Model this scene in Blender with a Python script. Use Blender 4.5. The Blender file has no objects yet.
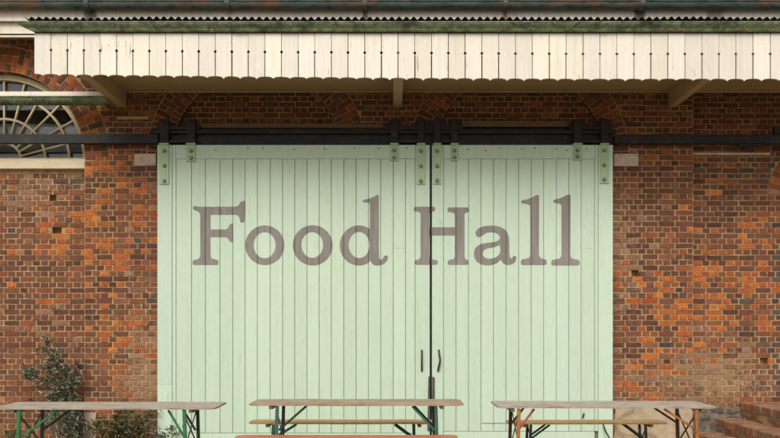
import bpy, bmesh, math, random
from mathutils import Vector, Matrix, noise as mnoise

random.seed(11)
R = math.radians
scene = bpy.context.scene
COL = scene.collection

# ------------------------------------------------------------------ camera numbers
F = 705.6            # focal length in photo pixels (780 wide)
CX, HY = 390.0, 327.0
CAM = Vector((0.0, -9.6, 1.55))


def P(px, py, y=0.0):
    """the point of the plane at world depth y that the photo shows at pixel px,py"""
    s = (y - CAM.y) / F
    return Vector(((px - CX) * s, y, CAM.z + (HY - py) * s))


def X(px, y=0.0):
    return (px - CX) * (y - CAM.y) / F


def Z(py, y=0.0):
    return CAM.z + (HY - py) * (y - CAM.y) / F


# ------------------------------------------------------------------ materials
def new_mat(name):
    m = bpy.data.materials.new(name)
    m.use_nodes = True
    nt = m.node_tree
    b = nt.nodes['Principled BSDF']
    return m, nt, b


class NB:
    """small helper to wire shader nodes"""
    def __init__(self, nt):
        self.nt = nt

    def n(self, typ, **kw):
        nd = self.nt.nodes.new(typ)
        for k, v in kw.items():
            setattr(nd, k, v)
        return nd

    def link(self, a, b):
        self.nt.links.new(a, b)

    def coords(self, scale=(1, 1, 1), kind='Object'):
        if kind == 'Pos':
            g = self.n('ShaderNodeNewGeometry')
            src = g.outputs['Position']
        else:
            tc = self.n('ShaderNodeTexCoord')
            src = tc.outputs[kind]
        mp = self.n('ShaderNodeMapping')
        mp.inputs['Scale'].default_value = scale
        self.link(src, mp.inputs['Vector'])
        return mp.outputs['Vector']

    def noise(self, vec, scale, detail=4, rough=.55, dist=0):
        t = self.n('ShaderNodeTexNoise')
        t.inputs['Scale'].default_value = scale
        t.inputs['Detail'].default_value = detail
        t.inputs['Roughness'].default_value = rough
        t.inputs['Distortion'].default_value = dist
        self.link(vec, t.inputs['Vector'])
        return t.outputs['Fac']

    def ramp(self, fac, stops):
        r = self.n('ShaderNodeValToRGB')
        el = r.color_ramp.elements
        while len(el) < len(stops):
            el.new(.5)
        for e, (p, c) in zip(el, stops):
            e.position = p
            if isinstance(c, (int, float)):
                c = (c, c, c)
            e.color = (c[0], c[1], c[2], 1)
        self.link(fac, r.inputs['Fac'])
        return r.outputs['Color']

    def mix(self, fac, a, b, mode='MIX'):
        m = self.n('ShaderNodeMix', data_type='RGBA', blend_type=mode)
        for sock, v in ((m.inputs[0], fac), (m.inputs[6], a), (m.inputs[7], b)):
            if isinstance(v, (int, float)):
                sock.default_value = v
            elif isinstance(v, (tuple, list)):
                sock.default_value = (v[0], v[1], v[2], 1)
            else:
                self.link(v, sock)
        return m.outputs[2]

    def math(self, op, a, b=None, clamp=False):
        m = self.n('ShaderNodeMath', operation=op, use_clamp=clamp)
        for i, v in enumerate((a, b)):
            if v is None:
                continue
            if isinstance(v, (int, float)):
                m.inputs[i].default_value = v
            else:
                self.link(v, m.inputs[i])
        return m.outputs[0]

    def bump(self, h, bsdf, strength=.4, dist=.005):
        b = self.n('ShaderNodeBump')
        b.inputs['Strength'].default_value = strength
        b.inputs['Distance'].default_value = dist
        self.link(h, b.inputs['Height'])
        self.link(b.outputs['Normal'], bsdf.inputs['Normal'])


def brick_mat():
    m, nt, b = new_mat('brick')
    q = NB(nt)
    at = q.n('ShaderNodeAttribute', attribute_name='Col')
    pos = q.coords(kind='Pos')
    n1 = q.noise(pos, 38, 5, .65)
    n2 = q.noise(pos, 11, 6, .7, .6)
    n3 = q.noise(pos, 140, 3, .6)
    n4 = q.noise(pos, 2.1, 5, .6)
    c = q.mix(1, at.outputs['Color'], q.ramp(n1, [(.25, .55), (.5, 1.0), (.75, 1.45)]), 'MULTIPLY')
    # dark specks and burnt marks
    c = q.mix(q.ramp(n2, [(.53, 0), (.68, .68)]), c, (.05, .030, .023))
    c = q.mix(q.ramp(n4, [(.45, 0), (.75, .4)]), c, (.085, .05, .036))
    c = q.mix(q.ramp(n3, [(.62, 0), (.72, .5)]), c, (.35, .22, .13))
    n5 = q.noise(pos, 6.5, 5, .65, .4)
    c = q.mix(q.ramp(n5, [(.39, 0), (.67, .48)]), c, (.165, .062, .034))
    # lime smear: grows with the wear stored on each brick
    w = q.math('ADD', at.outputs['Alpha'], q.math('MULTIPLY', q.math('SUBTRACT', n2, .5), 1.7))
    w = q.math('ADD', w, q.math('MULTIPLY', q.math('SUBTRACT', n1, .5), 1.2))
    c = q.mix(q.ramp(w, [(.32, 0), (.78, .8)]), c, q.mix(n4, (.36, .22, .13), (.27, .17, .10)))
    q.link(c, b.inputs['Base Color'])
    b.inputs['Roughness'].default_value = .9
    b.inputs['Specular IOR Level'].default_value = .25
    q.bump(q.math('ADD', n1, q.math('MULTIPLY', n2, .8)), b, .55, .008)
    return m


def mortar_mat():
    m, nt, b = new_mat('lime_mortar')
    q = NB(nt)
    pos = q.coords(kind='Pos')
    n1 = q.noise(pos, 60, 5, .7)
    n2 = q.noise(pos, 1.3, 4, .6)
    n3 = q.noise(pos, 7, 4, .65)
    c = q.ramp(n2, [(.3, (.34, .22, .105)), (.5, (.45, .315, .15)), (.7, (.42, .29, .17))])
    c = q.mix(q.ramp(n3, [(.44, 0), (.66, .66)]), c, (.17, .095, .052))
    c = q.mix(1, c, q.ramp(n1, [(.25, .65), (.75, 1.25)]), 'MULTIPLY')
    q.link(c, b.inputs['Base Color'])
    b.inputs['Roughness'].default_value = .95
    b.inputs['Specular IOR Level'].default_value = .2
    q.bump(n1, b, .7, .008)
    return m


def paint_mat(name, base, dirt, streak=.35, rough=.5, speck=None, speck_at=.66, zs=.25, xs=5, dirt2=None, crack=None, crack_at=.64, fade=None):
    """weathered oil paint on vertical boards: stretched streaks, specks and blotches"""
    m, nt, b = new_mat(name)
    q = NB(nt)
    st = q.coords((xs, xs, zs), 'Pos')
    pos = q.coords(kind='Pos')
    n1 = q.noise(st, 4, 5, .6)
    n2 = q.noise(pos, 1.1, 4, .6)
    n3 = q.noise(pos, 34, 4, .62)
    n4 = q.noise(st, 28, 4, .65)
    c = q.mix(q.ramp(n1, [(.46, 0), (.78, streak)]), base, dirt)
    c = q.mix(q.ramp(n2, [(.5, 0), (.75, streak)]), c, dirt2 or dirt)
    c = q.mix(1, c, q.ramp(n4, [(.3, .9), (.7, 1.06)]), 'MULTIPLY')
    if speck:
        c = q.mix(q.ramp(n3, [(speck_at, 0), (speck_at + .07, .75)]), c, speck)
    if crack:
        n5 = q.noise(q.coords((26, 26, 3.2), 'Pos'), 1.0, 5, .7)
        n6 = q.noise(pos, .9, 3, .6)
        f = q.math('ADD', n5, q.math('MULTIPLY', q.math('SUBTRACT', n6, .5), .35))
        c = q.mix(q.ramp(f, [(crack_at, 0), (crack_at + .06, .8)]), c, crack)
    if fade:
        n7 = q.noise(q.coords((14, 14, 1.2), 'Pos'), 1.0, 6, .7)
        c = q.mix(q.ramp(n7, [(.45, 0), (.75, .45)]), c, fade)
    at = q.n('ShaderNodeAttribute', attribute_name='Col')
    c = q.mix(1, c, at.outputs['Color'], 'MULTIPLY')
    q.link(c, b.inputs['Base Color'])
    b.inputs['Roughness'].default_value = rough
    q.bump(q.math('ADD', n4, q.math('MULTIPLY', n3, .4)), b, .22, .004)
    return m


def wood_mat(name, light, dark, grey, axis='X', rough=.75, g=.5):
    m, nt, b = new_mat(name)
    q = NB(nt)
    sc = {'X': (.7, 9, 9), 'Y': (9, .7, 9), 'Z': (9, 9, .7)}[axis]
    st = q.coords(sc, 'Object')
    pos = q.coords(kind='Pos')
    n1 = q.noise(st, 4.5, 7, .75, .6)
    n2 = q.noise(pos, 4.0, 5, .65)
    n3 = q.noise(st, 18, 5, .75)
    c = q.ramp(n1, [(.3, dark), (.52, light), (.75, tuple(x * 1.2 for x in light))])
    c = q.mix(q.ramp(n2, [(.4, 0), (.65, g)]), c, grey)
    c = q.mix(1, c, q.ramp(n3, [(.34, .45), (.56, 1.08)]), 'MULTIPLY')
    q.link(c, b.inputs['Base Color'])
    b.inputs['Roughness'].default_value = rough
    q.bump(q.math('ADD', n3, n1), b, .45, .004)
    return m


def metal_mat(name, base, rust=(.16, .055, .02), amount=.4, rough=.5, scale=14):
    m, nt, b = new_mat(name)
    q = NB(nt)
    pos = q.coords(kind='Pos')
    n1 = q.noise(pos, scale, 6, .68)
    n2 = q.noise(pos, 55, 4, .6)
    n3 = q.noise(pos, 2.3, 4, .6)
    f = q.math('ADD', n1, q.math('MULTIPLY', q.math('SUBTRACT', n3, .5), .5))
    c = q.mix(q.ramp(f, [(.50, 0), (.68, amount)]), base, rust)
    c = q.mix(1, c, q.ramp(n2, [(.3, .75), (.7, 1.2)]), 'MULTIPLY')
    q.link(c, b.inputs['Base Color'])
    b.inputs['Roughness'].default_value = rough
    q.bump(n1, b, .2, .003)
    return m


def fascia_mat():
    """cream boards with rusty and sooty runs under the gutter joints"""
    m = paint_mat('stained_fascia_paint', (.85, .81, .71), (.56, .46, .31), .5, .55, speck=(.22, .15, .09), speck_at=.66)
    nt = m.node_tree
    b = nt.nodes['Principled BSDF']
    q = NB(nt)
    c = b.inputs['Base Color'].links[0].from_socket
    pos = q.coords(kind='Pos')
    n = q.noise(pos, 22, 5, .7)
    sx = q.n('ShaderNodeSeparateXYZ')
    q.link(pos, sx.inputs[0])
    for px, wd, col in ((90, .16, (.06, .05, .04)), (365, .07, (.16, .08, .05)), (505, .05, (.35, .15, .05)), (640, .13, (.05, .045, .04)), (715, .2, (.4, .3, .18))):
        x = X(px, -.44)
        d = q.math('ABSOLUTE', q.math('SUBTRACT', sx.outputs[0], x))
        f = q.math('SUBTRACT', 1.0, q.math('DIVIDE', d, wd), True)
        f = q.math('MULTIPLY', q.math('MULTIPLY', f, n), 2.4, True)
        c = q.mix(q.ramp(f, [(.4, 0), (.75, .85)]), c, col)
    q.link(c, b.inputs['Base Color'])
    return m


def gutter_mat():
    m, nt, b = new_mat('gutter_paint')
    q = NB(nt)
    st = q.coords((1, 1, 1.6), 'Pos')
    dr = q.coords((9, 1, .8), 'Pos')
    pos = q.coords(kind='Pos')
    n1 = q.noise(st, 9, 8, .78, .8)
    n2 = q.noise(pos, 1.9, 5, .65)
    n3 = q.noise(pos, 60, 4, .6)
    n4 = q.noise(dr, 5, 5, .7)
    c = q.ramp(n1, [(.33, (.02, .024, .015)), (.43, (.075, .10, .055)), (.53, (.17, .205, .105)), (.65, (.27, .30, .18)), (.75, (.40, .41, .29))])
    c = q.mix(q.ramp(n2, [(.54, 0), (.64, .85)]), c, (.024, .026, .016))
    c = q.mix(q.ramp(n4, [(.6, 0), (.72, .7)]), c, (.035, .035, .02))
    c = q.mix(1, c, q.ramp(n3, [(.3, .7), (.7, 1.25)]), 'MULTIPLY')
    q.link(c, b.inputs['Base Color'])
    b.inputs['Roughness'].default_value = .6
    q.bump(n1, b, .3, .004)
    return m


def iron_gutter_mat():
    m, nt, b = new_mat('eaves_gutter_paint')
    q = NB(nt)
    st = q.coords((1, 1, 4), 'Pos')
    pos = q.coords(kind='Pos')
    n1 = q.noise(st, 6, 7, .72)
    n2 = q.noise(pos, 1.2, 4, .6)
    c = q.ramp(n1, [(.3, (.015, .022, .02)), (.5, (.055, .085, .07)), (.7, (.10, .14, .11))])
    c = q.mix(q.math('MULTIPLY', q.ramp(n2, [(.5, 0), (.62, 1)]), q.ramp(n1, [(.42, 0), (.6, .8)])), c, (.22, .07, .02))
    q.link(c, b.inputs['Base Color'])
    b.inputs['Roughness'].default_value = .55
    q.bump(n1, b, .3, .004)
    return m


def leaf_mat(name):
    m, nt, b = new_mat(name)
    q = NB(nt)
    at = q.n('ShaderNodeAttribute', attribute_name='Col')
    pos = q.coords(kind='Pos')
    n1 = q.noise(pos, 40, 3, .6)
    c = q.mix(1, at.outputs['Color'], q.ramp(n1, [(.3, .7), (.7, 1.3)]), 'MULTIPLY')
    q.link(c, b.inputs['Base Color'])
    b.inputs['Roughness'].default_value = .6
    b.inputs['Specular IOR Level'].default_value = .3
    return m


def ground_mat():
    m, nt, b = new_mat('yard_ground')
    q = NB(nt)
    pos = q.coords(kind='Pos')
    n1 = q.noise(pos, .6, 5, .6)
    n2 = q.noise(pos, 45, 5, .7)
    c = q.ramp(n1, [(.3, (.20, .155, .095)), (.7, (.31, .245, .155))])
    c = q.mix(1, c, q.ramp(n2, [(.3, .6), (.7, 1.3)]), 'MULTIPLY')
    q.link(c, b.inputs['Base Color'])
    b.inputs['Roughness'].default_value = .95
    q.bump(n2, b, .6, .01)
    return m


def stone_mat(name, a, c2, d):
    m, nt, b = new_mat(name)
    q = NB(nt)
    pos = q.coords(kind='Pos')
    n1 = q.noise(pos, 7, 6, .65)
    n2 = q.noise(pos, 70, 4, .65)
    c = q.ramp(n1, [(.3, d), (.5, a), (.72, c2)])
    c = q.mix(1, c, q.ramp(n2, [(.3, .75), (.7, 1.2)]), 'MULTIPLY')
    q.link(c, b.inputs['Base Color'])
    b.inputs['Roughness'].default_value = .9
    q.bump(q.math('ADD', n1, n2), b, .5, .008)
    return m


def glass_mat():
    m, nt, b = new_mat('window_glass')
    q = NB(nt)
    b.inputs['Base Color'].default_value = (.9, .93, .93, 1)
    b.inputs['Roughness'].default_value = .04
    b.inputs['Transmission Weight'].default_value = 1.0
    b.inputs['IOR'].default_value = 1.45
    return m


M = {
    'brick': brick_mat(), 'mortar': mortar_mat(),
    'door': paint_mat('mint_door_paint', (.525, .655, .515), (.45, .56, .40), .6, .5, speck=(.27, .30, .17), speck_at=.70, dirt2=(.55, .655, .53), crack=(.30, .36, .20), crack_at=.66),
    'door_back': paint_mat('groove_paint', (.15, .165, .08), (.08, .085, .04), .5, .8),
    'door_iron': paint_mat('painted_iron', (.385, .515, .325), (.30, .41, .24), .6, .5, speck=(.14, .13, .06), speck_at=.66),
    'bolt': paint_mat('painted_bolt', (.20, .25, .13), (.12, .14, .07), .6, .5),
    'letter': paint_mat('letter_paint', (.19, .168, .152), (.265, .238, .215), .8, .6, speck=(.13, .105, .095), speck_at=.66, fade=(.37, .36, .31), crack=(.40, .45, .34), crack_at=.68),
    'white': paint_mat('cream_board_paint', (.785, .745, .655), (.62, .55, .43), .55, .5, speck=(.33, .27, .19), speck_at=.665, dirt2=(.70, .65, .55), crack=(.18, .14, .09), crack_at=.645),
    'cream': paint_mat('cream_fascia_paint', (.80, .75, .63), (.56, .46, .31), .5, .55, speck=(.22, .15, .09), speck_at=.66),
    'beam': paint_mat('beige_timber_paint', (.44, .325, .175), (.33, .235, .12), .5, .6, speck=(.2, .14, .07), speck_at=.70),
    'black': metal_mat('black_iron', (.005, .005, .005), (.04, .030, .024), .75, .62, 9),
    'iron_dark': metal_mat('dark_handle_iron', (.02, .018, .016), (.07, .04, .025), .5, .5),
    'fascia': fascia_mat(),
    'gutter': gutter_mat(), 'eaves_gutter': iron_gutter_mat(),
    'sheet': metal_mat('corrugated_iron', (.022, .023, .022), (.07, .04, .02), .5, .7),
    'slate': stone_mat('roof_slate', (.06, .065, .07), (.1, .1, .1), (.04, .04, .045)),
    'sill': paint_mat('stone_sill', (.62, .52, .37), (.42, .31, .2), .6, .8, speck=(.25, .17, .1), speck_at=.64, xs=.6, zs=5),
    'pad': stone_mat('pad_stone', (.56, .44, .33), (.66, .54, .42), (.38, .27, .18)),
    'render': stone_mat('cement_render', (.44, .335, .22), (.50, .40, .28), (.33, .24, .15)),
    'rubble_bed': stone_mat('rubble_bedding', (.17, .13, .085), (.25, .19, .125), (.09, .07, .05)),
    'rubble': stone_mat('rubble_stone', (.115, .10, .082), (.21, .18, .14), (.045, .038, .032)),
    'frame': paint_mat('window_bar_paint', (.56, .46, .27), (.42, .32, .17), .5, .5),
    'blind': paint_mat('grey_slat', (.20, .20, .19), (.15, .15, .14), .3, .7),
    'dark': stone_mat('dark_interior', (.012, .012, .012), (.016, .016, .016), (.01, .01, .01)),
    'glass': glass_mat(),
    'top_grey': wood_mat('weathered_grey_wood', (.43, .36, .28), (.19, .14, .10), (.55, .49, .42), g=.6),
    'top_brown': wood_mat('weathered_brown_wood', (.37, .27, .165), (.17, .11, .07), (.46, .39, .30), g=.65),
    'bench': wood_mat('varnished_bench_wood', (.42, .265, .105), (.22, .12, .045), (.40, .29, .16), g=.5),
    'orange': wood_mat('orange_stained_wood', (.58, .17, .058), (.36, .09, .035), (.62, .25, .11), g=.5, rough=.5),
    'batten': wood_mat('batten_wood', (.20, .125, .07), (.09, .055, .03), (.18, .13, .09), axis='Y'),
    'post': wood_mat('bare_edge_wood', (.085, .068, .055), (.035, .03, .026), (.15, .125, .105), axis='Z', g=.6),
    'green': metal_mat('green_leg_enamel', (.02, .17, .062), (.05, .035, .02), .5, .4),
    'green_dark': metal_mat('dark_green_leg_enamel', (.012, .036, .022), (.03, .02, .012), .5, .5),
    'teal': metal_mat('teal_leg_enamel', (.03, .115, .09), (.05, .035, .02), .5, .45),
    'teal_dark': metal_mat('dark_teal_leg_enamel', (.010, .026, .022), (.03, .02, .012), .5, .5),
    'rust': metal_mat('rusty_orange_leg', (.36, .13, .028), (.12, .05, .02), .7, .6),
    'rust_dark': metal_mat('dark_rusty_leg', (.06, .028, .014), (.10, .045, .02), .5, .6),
    'red': metal_mat('faded_red_strut', (.40, .08, .05), (.14, .06, .03), .6, .55),
    'leaf': leaf_mat('leaf_green'),
    'stem': wood_mat('stem_bark', (.13, .095, .06), (.06, .045, .03), (.16, .13, .1), axis='Z'),
    'ground': ground_mat(),
    'hose': metal_mat('yellow_hose', (.36, .27, .10), (.2, .15, .06), .5, .6),
    'door_wood': paint_mat('dark_door_paint', (.05, .05, .045), (.03, .03, .03), .4, .6),
}


# ------------------------------------------------------------------ mesh builder
def wloc(o):
    v = Vector((0, 0, 0))
    while o is not None:
        v = v + o.location
        o = o.parent
    return v


class MB:
    def __init__(self):
        self.v, self.f, self.c = [], [], []

    def add(self, vs, fs, col=None):
        o = len(self.v)
        self.v += [tuple(p) for p in vs]
        self.f += [tuple(i + o for i in f) for f in fs]
        self.c += [col or (1, 1, 1, 0)] * len(vs)

    def quad(self, a, b, c, d, col=None):
        self.add([a, b, c, d], [(0, 1, 2, 3)], col)

    def box(self, x0, x1, y0, y1, z0, z1, ch=0.0, col=None):
        """box whose edges are all chamfered by ch"""
        if ch <= 0:
            vs = [(x, y, z) for x in (x0, x1) for y in (y0, y1) for z in (z0, z1)]
            self.add(vs, [(0, 1, 3, 2), (4, 6, 7, 5), (0, 4, 5, 1), (2, 3, 7, 6), (0, 2, 6, 4), (1, 5, 7, 3)], col)
            return
        bm = bmesh.new()
        mat = Matrix.Translation(((x0 + x1) / 2, (y0 + y1) / 2, (z0 + z1) / 2)) @ Matrix.Diagonal((x1 - x0, y1 - y0, z1 - z0, 1))
        bmesh.ops.create_cube(bm, size=1, matrix=mat)
        bmesh.ops.bevel(bm, geom=bm.edges[:], offset=ch, segments=2, profile=.5, affect='EDGES')
        self.bm(bm, col)

    def bm(self, bm, col=None):
        bm.verts.index_update()
        self.add([v.co.copy() for v in bm.verts], [tuple(v.index for v in f.verts) for f in bm.faces], col)
        bm.free()

    def bar(self, p0, p1, w, h, up=(0, 0, 1), ch=0.0):
        p0, p1 = Vector(p0), Vector(p1)
        d = p1 - p0
        L = d.length
        d.normalize()
        up = Vector(up)
        if abs(d.dot(up)) > .98:
            up = Vector((0, 1, 0))
        s = d.cross(up).normalized()
        u = s.cross(d)
        bm = bmesh.new()
        mat = Matrix((
            (d.x * L, s.x * w, u.x * h, (p0.x + p1.x) / 2),
            (d.y * L, s.y * w, u.y * h, (p0.y + p1.y) / 2),
            (d.z * L, s.z * w, u.z * h, (p0.z + p1.z) / 2),
            (0, 0, 0, 1)))
        bmesh.ops.create_cube(bm, size=1, matrix=mat)
        if ch > 0:
            bmesh.ops.bevel(bm, geom=bm.edges[:], offset=ch, segments=2, profile=.5, affect='EDGES')
        self.bm(bm)

    def tube(self, pts, r, n=8, r2=None, col=None, cap=True):
        pts = [Vector(p) for p in pts]
        vs, fs = [], []
        k = len(pts)
        ref = Vector((.31, .77, .55))
        for i, p in enumerate(pts):
            d = (pts[min(i + 1, k - 1)] - pts[max(i - 1, 0)]).normalized()
            a = d.cross(ref)
            if a.length < .1:
                a = d.cross(Vector((1, 0, 0)))
            a.normalize()
            b = d.cross(a)
            rr = r if r2 is None else r + (r2 - r) * i / (k - 1)
            for j in range(n):
                t = 2 * math.pi * j / n
                vs.append(p + a * (rr * math.cos(t)) + b * (rr * math.sin(t)))
        for i in range(k - 1):
            for j in range(n):
                fs.append((i * n + j, i * n + (j + 1) % n, (i + 1) * n + (j + 1) % n, (i + 1) * n + j))
        if cap:
            fs.append(tuple(range(n))[::-1])
            fs.append(tuple((k - 1) * n + j for j in range(n)))
        self.add(vs, fs, col)

    def prism(self, poly, y0, y1, col=None):
        """outline in x,z pushed from y0 (front) to y1"""
        n = len(poly)
        vs = [(x, y0, z) for x, z in poly] + [(x, y1, z) for x, z in poly]
        fs = [tuple(range(n)), tuple(range(2 * n - 1, n - 1, -1))]
        for i in range(n):
            j = (i + 1) % n
            fs.append((i, i + n, j + n, j))
        self.add(vs, fs, col)

    def extrude_x(self, prof, x0, x1, skew0=None, skew1=None):
        """profile in y,z swept along x; the skews shift each end point in x"""
        n = len(prof)
        s0 = skew0 or [0] * n
        s1 = skew1 or [0] * n
        vs = [(x0 + s0[i], y, z) for i, (y, z) in enumerate(prof)] + [(x1 + s1[i], y, z) for i, (y, z) in enumerate(prof)]
        fs = [tuple(range(n)), tuple(range(2 * n - 1, n - 1, -1))]
        for i in range(n):
            j = (i + 1) % n
            fs.append((i, i + n, j + n, j))
        self.add(vs, fs)

    def build(self, name, mat, parent=None, smooth=False, local=False):
        me = bpy.data.meshes.new(name)
        off = wloc(parent) if (parent is not None and not local) else Vector((0, 0, 0))
        me.from_pydata([Vector(p) - off for p in self.v], [], self.f)
        at = me.color_attributes.new('Col', 'FLOAT_COLOR', 'POINT')
        at.data.foreach_set('color', [x for c in self.c for x in c])
        me.materials.append(mat)
        bm = bmesh.new()
        bm.from_mesh(me)
        bmesh.ops.recalc_face_normals(bm, faces=bm.faces)
        bm.to_mesh(me)
        bm.free()
        if smooth:
            me.polygons.foreach_set('use_smooth', [True] * len(me.polygons))
        me.update()
        o = bpy.data.objects.new(name, me)
        COL.objects.link(o)
        if parent is not None:
            o.parent = parent
        return o


def thing(name, label, cat, loc=(0, 0, 0), group=None):
    o = bpy.data.objects.new(name, None)
    o.empty_display_size = .2
    COL.objects.link(o)
    o.location = loc
    return tag(o, label, cat, group)


def tag(o, label, cat, group=None, kind=None):
    o['label'] = label
    o['category'] = cat
    if group:
        o['group'] = group
    if kind:
        o['kind'] = kind
    return o


# ------------------------------------------------------------------ ground
g = MB()
g.quad((-150, -150, 0), (150, -150, 0), (150, 150, 0), (-150, 150, 0))
go = g.build('ground', M['ground'])
go['kind'] = 'structure'
go['label'] = 'grey brown yard ground in front of the doors'

# ------------------------------------------------------------------ brickwork
DARK = [(.120, .047, .029), (.095, .038, .026), (.14, .053, .032), (.105, .048, .036)]
BROWN = [(.175, .065, .036), (.20, .075, .04), (.16, .07, .047)]
REDS = [(.25, .078, .036), (.31, .088, .034), (.23, .082, .045)]
ORNG = [(.46, .115, .024), (.54, .15, .030), (.40, .095, .024)]
BLUE = [(.070, .066, .064), (.055, .048, .046), (.085, .078, .072)]
PINK = [(.29, .145, .088), (.26, .13, .085), (.33, .175, .115)]

# soft patches: (px, py, rx, ry, amount)
ORANGE_AT = [(100, 150, 45, 45, .32), (118, 225, 45, 40, .42), (60, 232, 35, 25, .3), (55, 270, 60, 30, .2), (115, 300, 45, 40, .35),
             (735, 275, 60, 34, .75), (650, 300, 45, 35, .60), (640, 340, 40, 30, .42), (700, 330, 60, 40, .36), (645, 380, 40, 25, .3),
             (130, 350, 35, 25, .25), (60, 70, 60, 40, .15)]
PINK_AT = [(35, 190, 50, 22, .48), (20, 215, 35, 20, .25), (138, 385, 26, 35, .7), (150, 330, 18, 60, .4), (622, 250, 16, 80, .6), (640, 385, 45, 22, .5),
           (725, 380, 50, 30, .75), (700, 360, 40, 40, .3), (110, 330, 40, 20, .25), (30, 340, 60, 40, .12)]
BLUE_AT = [(779, 345, 8, 55, 4.0), (130, 180, 25, 8, .3), (720, 178, 30, 8, .4), (760, 170, 30, 6, .4), (40, 185, 40, 8, .25), (690, 380, 30, 30, .25)]
DARK_AT = [(390, 102, 500, 30, 1.3), (640, 190, 70, 50, .3), (30, 300, 70, 60, .2)]  # first patch puts the canopy's shade into the brick colours


def patch(lst, px, py):
    return sum(a * math.exp(-(((px - x) / rx) ** 2 + ((py - y) / ry) ** 2)) for x, y, rx, ry, a in lst)


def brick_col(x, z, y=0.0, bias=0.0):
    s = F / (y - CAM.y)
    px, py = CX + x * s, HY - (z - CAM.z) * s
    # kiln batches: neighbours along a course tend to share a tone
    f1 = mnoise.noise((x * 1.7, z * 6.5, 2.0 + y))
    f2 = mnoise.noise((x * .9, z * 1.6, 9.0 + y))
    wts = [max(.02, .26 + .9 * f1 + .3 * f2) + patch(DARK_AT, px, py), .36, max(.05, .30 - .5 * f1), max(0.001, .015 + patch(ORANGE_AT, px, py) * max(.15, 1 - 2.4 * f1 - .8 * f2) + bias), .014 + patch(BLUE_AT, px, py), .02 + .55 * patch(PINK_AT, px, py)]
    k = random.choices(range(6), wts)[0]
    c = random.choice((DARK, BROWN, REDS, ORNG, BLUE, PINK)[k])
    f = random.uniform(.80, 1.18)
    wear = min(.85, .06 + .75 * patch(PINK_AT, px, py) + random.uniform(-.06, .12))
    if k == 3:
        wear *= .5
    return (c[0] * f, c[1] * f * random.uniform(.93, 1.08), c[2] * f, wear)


def brick4(mb, a, b, c, d, n, col, out=.006, inset=.0045, jit=.0030):
    """a brick's face from its four outer corners (a,b bottom, c,d top), proud of the mortar along n"""
    pts = [Vector(p) for p in (a, b, c, d)]
    cen = (pts[0] + pts[1] + pts[2] + pts[3]) / 4
    o = out + random.uniform(-.002, .003)
    jit = jit * (1.0 + 1.6 * col[3])
    inset = inset * (1 + 1.2 * col[3])
    base, face = [], []
    for p in pts:
        j = Vector((random.uniform(-jit, jit), random.uniform(-jit, jit), random.uniform(-jit, jit)))
        j -= n * j.dot(n)
        q = p + j
        base.append(q - n * .006)
        t = cen - q
        face.append(q + t.normalized() * inset * 1.4 + n * (o + random.uniform(-.0012, .0012)))
    mb.add(base + face, [(4, 5, 6, 7), (0, 1, 5, 4), (1, 2, 6, 5), (2, 3, 7, 6), (3, 0, 4, 7)], col)


CH = .0749
JT = .0095
NY = Vector((0, -1, 0))


def course(mb, z0, k, ivals, y, bias=0.0, skip=(), phase=0.0):
    """one course of English bond over intervals (xl_bottom, xl_top, xr_bottom, xr_top)"""
    z1 = z0 + CH - JT
    head = k % 2 == 0
    L = (.1125 if head else .225)
    off = (0.0 if head else .05625) + phase
    for (l0, l1, r0, r1) in ivals:
        lo, hi = min(l0, l1), max(r0, r1)
        i0 = math.floor((lo - off) / L)
        x = off + i0 * L
        while x < hi:
            xa, xb = x, x + L - JT
            # a stretcher course holds a few half bats, as the old wall does
            if not head and random.random() < .1:
                segs = [(xa, xa + (L - 2 * JT) / 2), (xa + L / 2, xb)]
            else:
                segs = [(xa, xb)]
            for (sa, sb) in segs:
                a0, a1 = max(sa, l0 + JT / 2), max(sa, l1 + JT / 2)
                b0, b1 = min(sb, r0 - JT / 2), min(sb, r1 - JT / 2)
                if r0 - b0 < .042 and r1 - b1 < .042:
                    b0, b1 = r0 - JT / 2, r1 - JT / 2
                if a0 - l0 < .042 and a1 - l1 < .042:
                    a0, a1 = l0 + JT / 2, l1 + JT / 2
                if (b0 + b1) - (a0 + a1) < .06 or b0 - a0 < .008 or b1 - a1 < .008:
                    continue
                cx, cz = (a0 + b1) / 2, (z0 + z1) / 2
                if any(h[0] < cx < h[1] and h[2] < cz < h[3] for h in skip):
                    continue
                dz = random.uniform(-.0018, .0018)
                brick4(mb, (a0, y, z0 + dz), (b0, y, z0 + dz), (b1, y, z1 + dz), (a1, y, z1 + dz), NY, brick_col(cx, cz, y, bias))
            x += L


def rect_holes(mb, x0, x1, z0, z1, y, holes):
    """a flat mortar face with real cavities where bricks have fallen out"""
    hs = [h for h in holes if h[0] >= x0 and h[1] <= x1]
    xs = sorted({x0, x1, *[v for h in hs for v in h[:2]]})
    zs = sorted({z0, z1, *[v for h in hs for v in h[2:]]})
    for i in range(len(xs) - 1):
        for j in range(len(zs) - 1):
            cx, cz = (xs[i] + xs[i + 1]) / 2, (zs[j] + zs[j + 1]) / 2
            if any(h[0] < cx < h[1] and h[2] < cz < h[3] for h in hs):
                continue
            mb.quad((xs[i], y, zs[j]), (xs[i + 1], y, zs[j]), (xs[i + 1], y, zs[j + 1]), (xs[i], y, zs[j + 1]))
    for a, b, c, d in hs:
        e = y + .09
        mb.quad((a, e, c), (b, e, c), (b, e, d), (a, e, d))
        mb.quad((a, y, c), (b, y, c), (b, e, c), (a, e, c))
        mb.quad((a, y, d), (b, y, d), (b, e, d), (a, e, d))
        mb.quad((a, y, c), (a, e, c), (a, e, d), (a, y, d))
        mb.quad((b, y, c), (b, e, c), (b, e, d), (b, y, d))


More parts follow.
